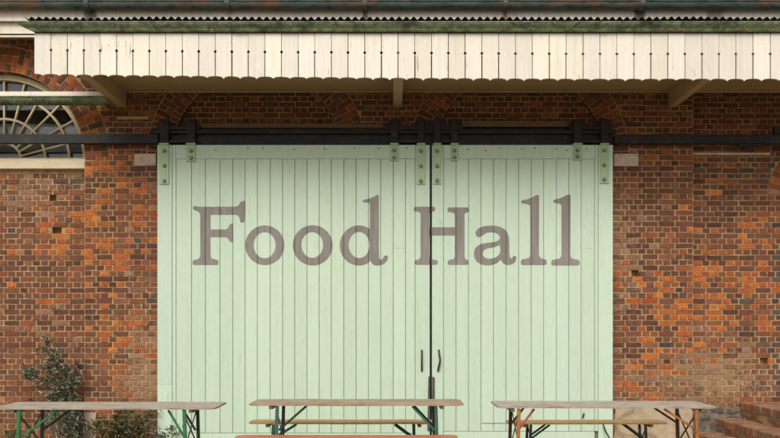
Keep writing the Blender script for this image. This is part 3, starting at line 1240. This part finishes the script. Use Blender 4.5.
def lettering(lines, xmin, xmax, parent):
    """fill the glyphs and lay the paint over the boards, down into each groove's chamfer"""
    cu = bpy.data.curves.new('lettering_outline', 'CURVE')
    cu.dimensions = '2D'
    cu.fill_mode = 'BOTH'
    allbm = bmesh.new()
    for gi, (ox, oy, cons) in enumerate(GLYPHS):
        cu.splines.clear()
        for con in cons:
            sp = cu.splines.new('POLY')
            sp.points.add(len(con) - 1)
            for p, q in zip(sp.points, con):
                p.co = (dX(ox + q[0] / ZS), dZ(oy + q[1] / ZS), 0, 1)
            sp.use_cyclic_u = True
        ob = bpy.data.objects.new('tmp', cu)
        COL.objects.link(ob)
        dg = bpy.context.evaluated_depsgraph_get()
        dg.update()
        me = ob.evaluated_get(dg).to_mesh()
        allbm.from_mesh(me)
        ob.evaluated_get(dg).to_mesh_clear()
        bpy.data.objects.remove(ob)
    bpy.data.curves.remove(cu)

    def cut(x):
        bmesh.ops.bisect_plane(allbm, geom=allbm.verts[:] + allbm.edges[:] + allbm.faces[:], plane_co=(x, 0, 0), plane_no=(1, 0, 0))
    for L in lines:
        x = dX(L)
        for d in (-GAP - CHM, -GAP, GAP, GAP + CHM):
            cut(x + d)
    dead = []
    xl = [dX(L) for L in lines]
    for f in allbm.faces:
        c = f.calc_center_median().x
        if c < dX(xmin) or c > dX(xmax) or any(abs(c - x) < GAP for x in xl):
            dead.append(f)
    bmesh.ops.delete(allbm, geom=dead, context='FACES')
    mb = MB()
    vs = []
    allbm.verts.index_update()
    for v in allbm.verts:
        dmin = min(abs(v.co.x - x) for x in xl)
        k = 0 if dmin >= GAP + CHM else (GAP + CHM - dmin) / CHM
        vs.append((v.co.x, DY - .0012 + CHD * min(1, max(0, k)), v.co.y))
    mb.add(vs, [tuple(v.index for v in f.verts) for f in allbm.faces])
    allbm.free()
    return mb.build('lettering', M['letter'], parent)


def bolt(px, py, parent):
    mb = MB()
    p = P(px, py, DY - .018)
    bm = bmesh.new()
    bmesh.ops.create_cone(bm, cap_ends=True, segments=6, radius1=.021, radius2=.019, depth=.030,
                          matrix=Matrix.Translation((p.x, DY - .032, p.z)) @ Matrix.Rotation(R(90), 4, 'X') @ Matrix.Rotation(random.uniform(0, 1), 4, 'Z'))
    mb.bm(bm)
    bm = bmesh.new()
    bmesh.ops.create_cone(bm, cap_ends=True, segments=12, radius1=.028, radius2=.028, depth=.005,
                          matrix=Matrix.Translation((p.x, DY - .0205, p.z)) @ Matrix.Rotation(R(90), 4, 'X'))
    mb.bm(bm)
    return mb.build('bolt', M['bolt'], parent)


def strap(x0, x1, y1, bolts, parent):
    mb = MB()
    mb.box(dX(x0), dX(x1), DY - .0185, DY - .0005, dZ(y1), dZ(143.8), .003)
    mb.box(dX(x0) - .002, dX(x1) + .002, DY - .036, DY + .02, dZ(145.2), dZ(143.6), .004)
    s = mb.build('hanger_strap', M['door_iron'], parent)
    for by in bolts:
        bolt((x0 + x1) / 2, by, s)


def hanger(pairs, parent):
    """black roller hanger: two uprights, tie bars, a roller behind each upright"""
    mb = MB()
    for (a, b) in pairs:
        mb.box(dX(a), dX(b), DY - .012, DY + .008, dZ(143.4), dZ(119), .004)
        mb.box(dX(a) + .012, dX(b) - .012, DY - .022, DY - .012, dZ(139), dZ(131), .003)
    a, b = pairs[0][0], pairs[-1][1]
    mb.box(dX(a) + .01, dX(b) - .01, DY + .009, DY + .022, dZ(129.2), dZ(125.8), .003)
    mb.box(dX(a) + .01, dX(b) - .01, DY + .009, DY + .022, dZ(142.4), dZ(139.6), .003)
    h = mb.build('roller_hanger', M['black'], parent)
    for (a, b) in pairs:
        c = (a + b) / 2
        p = P(c, 125, DY + .03)
        w = MB()
        bm = bmesh.new()
        bmesh.ops.create_cone(bm, cap_ends=True, segments=24, radius1=.11, radius2=.11, depth=.03, matrix=Matrix.Translation((p.x, DY + .045, p.z - .03)) @ Matrix.Rotation(R(90), 4, 'X'))
        w.bm(bm)
        w.build('roller', M['black'], h)


def door(name, label, lines, left):
    x0, x1 = lines[0], lines[-1]
    d = thing(name, label, 'door', ((dX(x0) + dX(x1)) / 2, DY, ZB))
    pl = MB()
    zt = dZ(158.8)
    zbot = dZ(433.2 if left else 431.6)
    joints = {393.3: 248.4, 581.3: 248.4, 157: 384.5}
    for i in range(len(lines) - 1):
        a, b = lines[i], lines[i + 1]
        stile = (b - a) > 13.8 and (i in (0, len(lines) - 2)) or (left and i in (len(lines) - 2,)) or ((not left) and i == 0)
        top = dZ(TOP_PY) if stile or (left and i == 1) or ((not left) and i == len(lines) - 3) else zt - .003
        jy = random.uniform(-.0015, .0015) * 0
        if a in joints:
            zj = dZ(joints[a])
            plank(pl, dX(a), dX(b), ZB if i < 2 else zbot + .007, zj - .0009, DY)
            plank(pl, dX(a), dX(b), zj + .0009, top, DY)
        else:
            plank(pl, dX(a), dX(b), ZB if (stile or (left and i == 1)) else zbot + .007, top, DY)
    pl.build('board_panel', M['door'], d)
    bk = MB()
    bk.box(dX(x0) + .01, dX(x1) - .01, DY + .0285, DY + .06, ZB + .005, dZ(TOP_PY) - .005)
    bk.build('backing', M['door_back'], d)
    tr = MB()
    if left:
        ra, rb_ = lines[2], lines[-2]
    else:
        ra, rb_ = lines[1], lines[-3]
    tr.box(dX(ra) + .001, dX(rb_) - .001, DY - .004, DY + .027, zt, dZ(TOP_PY), .003)
    tr.build('top_rail', M['door'], d)
    tr = MB()
    tr.box(dX(ra) + .001, dX(rb_) - .001, DY - .004, DY + .027, ZB, zbot, .003)
    tr.build('bottom_rail', M['door'], d)
    # small nail heads in the top rail
    nl = MB()
    for k in range(9):
        px = ra + (rb_ - ra) * (k + .5) / 9 + random.uniform(-6, 6)
        p = P(px, 149 + random.uniform(-1, 2), DY)
        bm = bmesh.new()
        bmesh.ops.create_uvsphere(bm, u_segments=8, v_segments=5, radius=.009, matrix=Matrix.Translation((p.x, DY - .005, p.z)))
        nl.bm(bm)
    nl.build('rail_nails', M['iron_dark'], d)
    if left:
        strap(159.5, 169.2, 184.3, (151, 165.7, 180.8), d)
        strap(186.6, 195.8, 161.4, (150.8, 158), d)
        strap(390.2, 398.3, 161, (150.3, 157.6), d)
        strap(417, 425, 184.2, (151, 166, 180.8), d)
        hanger([(160, 168.8), (187, 195.4)], d)
        hanger([(390.6, 398), (417.4, 424.6)], d)
    else:
        strap(433.2, 441, 184, (151, 166, 180.4), d)
        strap(450.6, 458.4, 161, (150.6, 157.2), d)
        strap(573, 581.8, 160.2, (150.4, 156.4), d)
        strap(600, 608.4, 183.4, (150.4, 165.2, 179.4), d)
        hanger([(433.6, 440.6), (451, 458)], d)
        hanger([(573.4, 581.4), (600.4, 608)], d)
    lettering(lines, x0 - 1, x1 + (0 if left else 1), d)
    # pull handle
    h = MB()
    if left:
        pts = [(421.8, 350), (421.6, 355), (421.6, 366), (421.8, 371)]
    else:
        pts = [(438.8, 350), (439, 354), (439.8, 359), (439.6, 362), (438.4, 367), (438, 371)]
    h.tube([P(a, b, DY - .0) + Vector((0, -.045 if 0 < i < len(pts) - 1 else -.008, 0)) for i, (a, b) in enumerate(pts)], .0125, 8)
    h.build('handle', M['iron_dark'], d, smooth=True)
    # bare timber guard on the meeting edge
    p_ = MB()
    if left:
        poly = [(427.2, 430.5), (429.9, 430.5), (429.9, 376.6), (428.4, 376.2)]
    else:
        poly = [(431.9, 431), (434.6, 431), (434.6, 377.4), (432.2, 376.4)]
    p_.prism([(dX(a), dZ(b)) for a, b in poly], DY - .014, DY - .001)
    p_.build('edge_guard', M['post'], d)
    # dark edge strip
    return d


random.seed(8)
dl = door('sliding_door', 'wide pale green boarded sliding door lettered Food, left of the centre gap', LINES_L, True)
dr = door('sliding_door', 'narrower pale green boarded sliding door carrying the letters all and most of the H', LINES_R, False)
# wicket seam in the right door: a raised ledge under the boards
w = MB()
w.box(dX(481.4), dX(509), DY - .003, DY + .002, dZ(423.6), dZ(423.0))
w.build('wicket_ledge', M['door_back'], dr)
w = MB()
hk = [P(583.6, 413, DY), P(583, 415.5, DY), P(582, 417.6, DY)]
w.tube([p + Vector((0, -.02, 0)) for p in hk], .011, 7)
w.build('hook', M['iron_dark'], dr)


# ------------------------------------------------------------------ brick steps on the right
st = thing('brick_steps', 'worn brick steps climbing to the right along the wall', 'steps', (X(719), -.9, 0))
random.seed(31)
NX = Vector((-1, 0, 0))
NZ = Vector((0, 0, 1))
SC = [(.34, .135, .07), (.27, .115, .065), (.22, .11, .065), (.38, .15, .075), (.21, .14, .085), (.30, .20, .12)]


def stepcol(w=.2):
    c = random.choice(SC)
    f = random.uniform(.8, 1.2)
    return (c[0] * f, c[1] * f, c[2] * f, w + random.uniform(-.1, .25))


steps = [(X(694), X(719), .0, .118), (X(719), X(744), .0, Z(419)), (X(744), 7.2, 0, Z(402.8))]
YF, YB = -1.95, REC - .012
for si_, (xa, xb, za, zt) in enumerate(steps):
    m_, b_ = MB(), MB()
    m_.box(xa + .004, xb + (.0 if si_ == 2 else -.004), YF + .004, YB - .004, 0.0, zt - .004)
    # riser: brick on edge course at the top, plain courses below
    ypos = YF + .004
    e0 = .105
    while ypos < YB - .07:
        missing = si_ == 2 and -.80 < ypos < -.62
        y1 = ypos + .068 - .009
        zlow = max(0, zt - e0)
        if not (si_ == 2 and -.85 < ypos < -.6 and False):
            brick4(b_, (xa, y1, zlow), (xa, ypos, zlow), (xa, ypos, zt - .002), (xa, y1, zt - .002), NX, stepcol(.28), out=.004)
        # the same brick's top face
        L_ = min(.215, xb - xa - .01)
        brick4(b_, (xa + .002, ypos, zt), (xa + L_, ypos, zt), (xa + L_, y1, zt), (xa + .002, y1, zt), NZ, stepcol(.4), out=.002)
        if xb - xa > .25:
            xx = xa + L_ + .01
            while xx < xb - .02:
                xe = min(xx + .215, xb - .004)
                brick4(b_, (xx, ypos, zt), (xe, ypos, zt), (xe, y1, zt), (xx, y1, zt), NZ, stepcol(.12), out=.002)
                xx += .225
        ypos += .068
    zrow = zt - e0 - .01 - .065
    odd = 0
    while zrow > -.02:
        ypos = YF + .004 - (.11 if odd else 0)
        while ypos < YB - .02:
            ya, yb = max(ypos, YF + .002), min(ypos + .215, YB)
            if yb - ya > .03:
                hol = si_ == 2 and zrow > .25 and -.62 < (ya + yb) / 2 < -.42
                brick4(b_, (xa, yb, max(0, zrow)), (xa, ya, max(0, zrow)), (xa, ya, zrow + .065), (xa, yb, zrow + .065), NX,
                       (.5, .13, .03, 0) if hol else stepcol(.3), out=(-.012 if hol else .004))
            ypos += .225
        zrow -= .075
        odd ^= 1
    # front end of the flight
    x = xa + .004
    k = 0
    zrow = 0.0
    while zrow < zt - .05:
        x = xa + .004 - (.11 if k % 2 else 0)
        while x < xb:
            a, b = max(x, xa + .002), min(x + .215, xb - .002)
            if b - a > .03:
                brick4(b_, (a, YF, zrow), (b, YF, zrow), (b, YF, min(zt, zrow + .065)), (a, YF, min(zt, zrow + .065)), NY, stepcol(.2), out=.003)
            x += .225
        zrow += .075
        k += 1
    s_ = b_.build('step', M['brick'], st)
    m_.build('mortar', M['mortar'], s_)


# ------------------------------------------------------------------ tables and benches
def slab_top(mb, x0, x1, y0, y1, zt, th, boards, seed, rag=.006, corner=.006):
    """weathered boards side by side, rounded, slightly bowed and worn"""
    w = (y1 - y0) / boards
    for k in range(boards):
        ya, yb = y0 + k * w + (.0015 if k else 0), y0 + (k + 1) * w - (.0015 if k < boards - 1 else 0)
        nx = 44
        ny = 4
        bm = bmesh.new()
        grid = []
        for lay in (0, 1):
            g_ = []
            for i in range(nx + 1):
                row = []
                for j in range(ny + 1):
                    t, s = i / nx, j / ny
                    x = x0 + (x1 - x0) * t
                    y = ya + (yb - ya) * s
                    z = zt - (th if lay else 0)
                    z += .0035 * mnoise.noise((x * 1.6, seed + k * 3.1, .3)) + .0012 * mnoise.noise((x * 11, seed + y * 9, 4.3))
                    ex = min(i, nx - i)
                    if ex == 0:
                        x += rag * mnoise.noise((y * 22, seed + t, 2.2))
                        z += (.005 if lay else -.004)
                        if (k == 0 and j == 0) or (k == boards - 1 and j == ny):
                            x += corner * (1 if i == 0 else -1)
                    if (k == 0 and j == 0) or (k == boards - 1 and j == ny):
                        z += (.004 if lay else -.004)
                        y += rag * .5 * mnoise.noise((x * 6, seed, k + 1.7)) + (.003 * (1 if j == 0 else -1) * (lay == 1))
                    row.append(bm.verts.new((x, y, z)))
                g_.append(row)
            grid.append(g_)
        for lay in (0, 1):
            for i in range(nx):
                for j in range(ny):
                    q = [grid[lay][i][j], grid[lay][i + 1][j], grid[lay][i + 1][j + 1], grid[lay][i][j + 1]]
                    bm.faces.new(q if lay == 0 else q[::-1])
        for i in range(nx):
            bm.faces.new((grid[0][i][0], grid[1][i][0], grid[1][i + 1][0], grid[0][i + 1][0]))
            bm.faces.new((grid[0][i][ny], grid[0][i + 1][ny], grid[1][i + 1][ny], grid[1][i][ny]))
        for j in range(ny):
            bm.faces.new((grid[0][0][j], grid[0][0][j + 1], grid[1][0][j + 1], grid[1][0][j]))
            bm.faces.new((grid[0][nx][j], grid[1][nx][j], grid[1][nx][j + 1], grid[0][nx][j + 1]))
        mb.bm(bm)


def trestle(name, label, cat, group, x0, x1, y0, y1, zt, top_mat, fronts, rears, leg_xs, struts, boards=2, th=.028, leg_in=.03, strut_mats=None, strut_len=.27):
    """folding beer table or bench: boarded top, two folding leg frames, their cross braces and struts"""
    t = thing(name, label, cat, ((x0 + x1) / 2, (y0 + y1) / 2, 0), group)
    seed = abs(hash(label)) % 97 if False else len(label) * 1.37
    mb = MB()
    slab_top(mb, x0, x1, y0, y1, zt, th, boards, seed)
    top = mb.build('tabletop' if cat == 'table' else 'seat', top_mat, t)
    zu = zt - th - .002
    for i, lx in enumerate(leg_xs):
        sgn = 1 if i == 0 else -1        # struts run inward
        b = MB()
        b.box(lx - sgn * .065 - .02, lx - sgn * .065 + .02, y0 + .015, y1 - .015, zu - .03, zu, .003)
        b.build('batten', M['batten'], top)
        yf, yr = y0 + leg_in, y1 - leg_in
        wv = .034 if cat == 'table' else .028
        foot = -sgn * .02
        for yy, mt in ((yf, fronts[i]), (yr, rears[i])):
            l = MB()
            l.bar((lx, yy, zu), (lx + foot, yy, .004), wv, .026, up=(0, 1, 0), ch=.004)
            l.build('leg', mt, t)
        # cross brace between the two legs, with a low tie
        c = MB()
        zh = zu - .06
        zl = zu * .42
        c.bar((lx - sgn * .0, yf + .014, zh), (lx, yr - .014, zl), .020, .006, up=(1, 0, 0))
        c.bar((lx + sgn * .008, yf + .014, zl), (lx + sgn * .008, yr - .014, zh), .020, .006, up=(1, 0, 0))
        c.bar((lx, yf + .012, .10), (lx, yr - .012, .10), .022, .022, up=(1, 0, 0))
        c.build('cross_brace', rears[i], t)
        sm = (strut_mats or [(fronts[k], rears[k]) for k in range(2)])[i]
        sl = struts[i]
        for yy, mt in ((yf + .03, sm[0]), (yr - .03, sm[1])):
            s = MB()
            s.bar((lx + sgn * .012, yy, zu - strut_len), (lx + sgn * sl, yy, zu - .006), .022, .012, up=(0, 1, 0), ch=.002)
            s.build('strut', mt, t)
    return t


TG = 'weathered trestle tables in front of the doors'
BG = 'trestle benches beside the tables'


def yd(d):
    return CAM.y + d


# left table
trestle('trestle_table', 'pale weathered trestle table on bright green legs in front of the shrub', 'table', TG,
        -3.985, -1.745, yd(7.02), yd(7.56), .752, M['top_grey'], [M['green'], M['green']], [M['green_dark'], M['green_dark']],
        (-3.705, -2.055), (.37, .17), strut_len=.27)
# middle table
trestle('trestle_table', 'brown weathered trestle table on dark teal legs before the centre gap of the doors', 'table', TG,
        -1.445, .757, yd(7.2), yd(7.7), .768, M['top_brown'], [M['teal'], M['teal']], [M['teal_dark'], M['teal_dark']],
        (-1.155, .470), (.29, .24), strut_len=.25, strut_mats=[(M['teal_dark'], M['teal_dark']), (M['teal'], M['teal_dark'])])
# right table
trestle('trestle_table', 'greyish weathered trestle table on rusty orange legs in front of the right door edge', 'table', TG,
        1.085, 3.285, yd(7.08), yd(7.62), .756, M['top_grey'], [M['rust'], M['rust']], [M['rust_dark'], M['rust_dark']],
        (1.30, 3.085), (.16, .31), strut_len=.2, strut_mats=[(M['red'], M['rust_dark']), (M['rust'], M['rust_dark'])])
# benches
trestle('trestle_bench', 'yellowish brown bench standing behind the middle table', 'bench', BG,
        -1.60, .515, yd(7.97), yd(8.23), .475, M['bench'], [M['teal'], M['teal_dark']], [M['teal_dark'], M['teal_dark']],
        (-1.325, .27), (.26, .22), boards=1, strut_len=.16)
trestle('trestle_bench', 'dark yellow brown bench behind the rusty legged table, ending at the right pier', 'bench', BG,
        1.345, 3.145, yd(7.98), yd(8.24), .472, M['bench'], [M['teal_dark'], M['teal_dark']], [M['teal_dark'], M['teal_dark']],
        (1.60, 2.90), (.22, .22), boards=1, strut_len=.16)
trestle('trestle_bench', 'bright orange bench in front of the middle table at the bottom edge', 'bench', BG,
        -1.525, .668, yd(6.83), yd(7.09), .470, M['orange'], [M['teal'], M['teal']], [M['teal_dark'], M['teal_dark']],
        (-1.2, .36), (.22, .22), boards=1, strut_len=.16)


# ------------------------------------------------------------------ hose and cable
hs = MB()
pts = [(634, 409.5, -.05), (628, 411.5, -.06), (621, 416, -.06), (616.5, 421.5, -.07), (616.5, 427, -.07), (621, 432, -.07), (630, 435, -.07), (640, 433.5, -.06), (650, 432.5, -.06), (656, 436, -.06), (657, 440, -.06)]
raw = [P(*p) for p in pts]
dense = []
for i in range(len(raw) - 1):
    p0, p1, p2, p3 = raw[max(0, i - 1)], raw[i], raw[i + 1], raw[min(len(raw) - 1, i + 2)]
    for j in range(6):
        t = j / 6
        dense.append(.5 * ((2 * p1) + (p2 - p0) * t + (2 * p0 - 5 * p1 + 4 * p2 - p3) * t * t + (3 * p1 - p0 - 3 * p2 + p3) * t ** 3))
dense.append(raw[-1])
for p in dense:
    p.z = max(p.z, .012)
hs.tube(dense, .0075, 8)
tag(hs.build('hose', M['hose'], smooth=True), 'thin yellow hose looped against the rendered foot of the right pier', 'hose')
hs = MB()
hs.tube([P(603, 424, -.19), P(604.5, 428, -.2), P(606, 432, -.21), P(609, 437, -.22), P(610, 441.0, -.25)], .010, 7)
tag(hs.build('cable', M['iron_dark'], smooth=True), 'short dark cable hanging down the foot of the right door', 'cable')


# ------------------------------------------------------------------ plants
def leaf(mb, p, d, L, W, col):
    d = Vector(d).normalized()
    side = d.cross(Vector((random.uniform(-1, 1), random.uniform(-1, 1), random.uniform(-.4, 1)))).normalized()
    up = side.cross(d)
    a = p
    m1 = p + d * L * .35
    m2 = p + d * L * .7 - up * L * .05
    t = p + d * L - up * L * .16
    e = up * W * .35
    mb.add([a, m1 + side * W + e, m2 + side * W * .75 + e * .5, t, m2 - side * W * .75 + e * .5, m1 - side * W + e, m1, m2],
           [(0, 1, 6), (1, 2, 7, 6), (2, 3, 7), (3, 4, 7), (4, 5, 6, 7), (5, 0, 6)], col)


def lcol(pal):
    c = random.choice(pal)
    f = random.uniform(.7, 1.35)
    return (c[0] * f, c[1] * f, c[2] * f, 0)


GREY = [(.13, .145, .092), (.095, .11, .067), (.18, .19, .13), (.065, .08, .045), (.24, .245, .19)]
OLIVE = [(.09, .10, .03), (.06, .075, .025), (.13, .13, .045), (.05, .05, .022), (.10, .075, .035)]
GRASS = [(.10, .14, .03), (.14, .17, .05), (.07, .10, .025)]


def plant(name, label, cat, base, stems, pal, L, W, per, spread, group=None, foliage='leaves', twig=.5):
    t = thing(name, label, cat, base, group)
    s, l = MB(), MB()
    base = Vector(base)
    for pts, r in stems:
        raw = [Vector(p) for p in pts]
        dn = []
        for i in range(len(raw) - 1):
            k = max(2, int((raw[i + 1] - raw[i]).length / .03))
            for j in range(k):
                p = raw[i].lerp(raw[i + 1], j / k)
                p += mnoise.noise_vector(p * 7) * .02
                dn.append(p)
        dn.append(raw[-1])
        for p in dn:
            p.z = max(p.z, 0)
        s.tube(dn, r, 6, r * .35)
        for i, p in enumerate(dn):
            tt = i / len(dn)
            if i > 1 and random.random() < twig:
                d = Vector((random.uniform(-1, 1), random.uniform(-.8, -.05), random.uniform(-.3, 1))).normalized()
                ln = random.uniform(.07, .17)
                tw = [p + d * (ln * u / 5) + mnoise.noise_vector(p * 3 + d * u) * .008 * u for u in range(6)]
                for a in tw:
                    a.z = max(a.z, .01)
                s.tube(tw, .0045, 5, .002, cap=False)
                for u, a in enumerate(tw[1:]):
                    for sgn in (-1, 1):
                        sd_ = d.cross(Vector((0, 1, .3))).normalized() * sgn
                        leaf(l, a, d * .8 + sd_ + Vector((0, random.uniform(-.6, .1), random.uniform(-.3, .3))), L * random.uniform(.5, 1.15), W * random.uniform(.7, 1.2), lcol(pal))
            dens = per
            for _ in range(int(dens) + (random.random() < dens % 1)):
                off = Vector((random.gauss(0, 1), random.gauss(0, .55), random.gauss(0, 1))) * spread
                q = p + off
                q.y = min(q.y, -.012 if base.y > -.14 else DY - .02)
                q.z = max(q.z, .01)
                dd = Vector((random.uniform(-1, 1), random.uniform(-1.2, .2), random.uniform(-.5, 1))) + off.normalized() * .7
                leaf(l, q, dd, L * random.uniform(.4, 1.4), W * random.uniform(.6, 1.3), lcol(pal))
    s.build('stem', M['stem'], t)
    l.build(foliage, M['leaf'], t)
    return t


random.seed(77)


def pw(px, py, y=-.1):
    p = P(px, py, y)
    p.z = max(p.z, 0)
    return p


plant('shrub', 'grey green leafy shrub climbing the brick wall behind the green legged table', 'shrub', (X(72), -.1, 0), [
    ([pw(76, 441), pw(75, 420), pw(73, 400), pw(70, 384), pw(64, 372), pw(55, 362), pw(49, 352), pw(46, 345)], .016),
    ([pw(70, 441, -.14), pw(68, 415, -.16), pw(70, 395, -.14), pw(75, 378, -.1), pw(82, 366, -.06)], .014),
    ([pw(71, 395), pw(60, 385), pw(48, 381), pw(36, 378), pw(26, 371)], .011),
    ([pw(66, 441, -.2), pw(58, 425, -.22), pw(54, 410, -.18), pw(56, 398, -.14)], .012),
    ([pw(78, 441, -.16), pw(81, 425, -.18), pw(80, 412, -.16), pw(79, 400)], .012),
    ([pw(70, 441, -.25), pw(72, 428, -.3), pw(70, 415, -.28)], .010),
    ([pw(60, 366), pw(54, 371), pw(45, 372)], .007),
    ([pw(73, 400), pw(62, 398), pw(50, 399), pw(42, 401)], .007),
], GREY, .066, .0125, 4.5, .05, twig=.8)
plant('weed', 'dark olive weeds sprawling at the wall foot under the green legged table', 'weed', (X(120), -.12, 0), [
    ([pw(112, 441, -.12), pw(116, 428, -.16), pw(122, 418, -.16), pw(130, 412, -.14)], .008),
    ([pw(120, 441, -.14), pw(112, 430, -.2), pw(104, 424, -.2)], .007),
    ([pw(128, 441, -.14), pw(138, 428, -.2), pw(146, 420, -.2), pw(150, 415, -.16)], .008),
    ([pw(118, 441, -.14), pw(124, 430, -.2), pw(124, 420, -.2)], .007),
    ([pw(134, 441, -.14), pw(140, 434, -.2), pw(150, 431, -.22)], .007),
    ([pw(104, 441, -.12), pw(100, 432, -.2), pw(98, 426, -.2)], .006),
], OLIVE, .062, .012, 5, .06, twig=.9)
plant('weed', 'small grey green weed at the left edge of the lettered Food door', 'weed', (X(166, -.25), -.25, 0), [
    ([pw(160, 443, -.25), pw(164, 434, -.28), pw(172, 430, -.3), pw(178, 427, -.3)], .006),
    ([pw(164, 443, -.25), pw(158, 434, -.3), pw(156, 428, -.3)], .006),
    ([pw(168, 443, -.25), pw(174, 436, -.3), pw(182, 432, -.3)], .006),
], GREY, .06, .011, 2.2, .04, twig=.5)
plant('grass_tuft', 'tuft of yellow green grass at the wall foot left of the shrub', 'grass', (X(5), -.1, 0), [
    ([pw(4 + i * 3.2, 443, -.1), pw(3 + i * 3.2 + random.uniform(-3, 3), 436 - random.uniform(0, 5), -.13)], .004) for i in range(6)
], GRASS, .09, .006, 5, .03, foliage='blades', twig=0)

# ------------------------------------------------------------------ light
SUN_EL, SUN_AZ = 45, 14          # degrees; azimuth measured from behind the camera towards the left
w = bpy.data.worlds.new('World')
scene.world = w
w.use_nodes = True
nt = w.node_tree
bg = nt.nodes['Background']
sky = nt.nodes.new('ShaderNodeTexSky')
sky.sky_type = 'NISHITA'
sky.sun_disc = False
sky.sun_elevation = R(SUN_EL)
sky.sun_rotation = R(180 + SUN_AZ)
sky.dust_density = 4
sky.ozone_density = .6
hsv = nt.nodes.new('ShaderNodeHueSaturation')
hsv.inputs['Saturation'].default_value = .38
nt.links.new(sky.outputs['Color'], hsv.inputs['Color'])
nt.links.new(hsv.outputs['Color'], bg.inputs['Color'])
bg.inputs['Strength'].default_value = .10

sd = bpy.data.lights.new('sun', 'SUN')
sd.energy = 2.0
sd.angle = R(32)
sd.color = (1, .955, .87)
so = bpy.data.objects.new('sun', sd)
COL.objects.link(so)
dirv = Vector((math.sin(R(SUN_AZ)) * math.cos(R(SUN_EL)), math.cos(R(SUN_AZ)) * math.cos(R(SUN_EL)), -math.sin(R(SUN_EL))))
so.rotation_euler = dirv.to_track_quat('-Z', 'Y').to_euler()
so.location = (-4, -14, 12)

# ------------------------------------------------------------------ camera
cd = bpy.data.cameras.new('camera')
cd.sensor_fit = 'HORIZONTAL'
cd.sensor_width = 36
cd.lens = 36 * F / 780
cd.shift_y = (HY - 219) / 780
cd.clip_start = .05
cd.clip_end = 600
co = bpy.data.objects.new('camera', cd)
COL.objects.link(co)
co.location = CAM
co.rotation_euler = (R(90), 0, 0)
scene.camera = co

vs_ = scene.view_settings
vs_.view_transform = 'Standard'
vs_.look = 'None'
vs_.gamma = 1
vs_.use_curve_mapping = False
vs_.exposure = 0.22
scene.cycles.max_bounces = 6
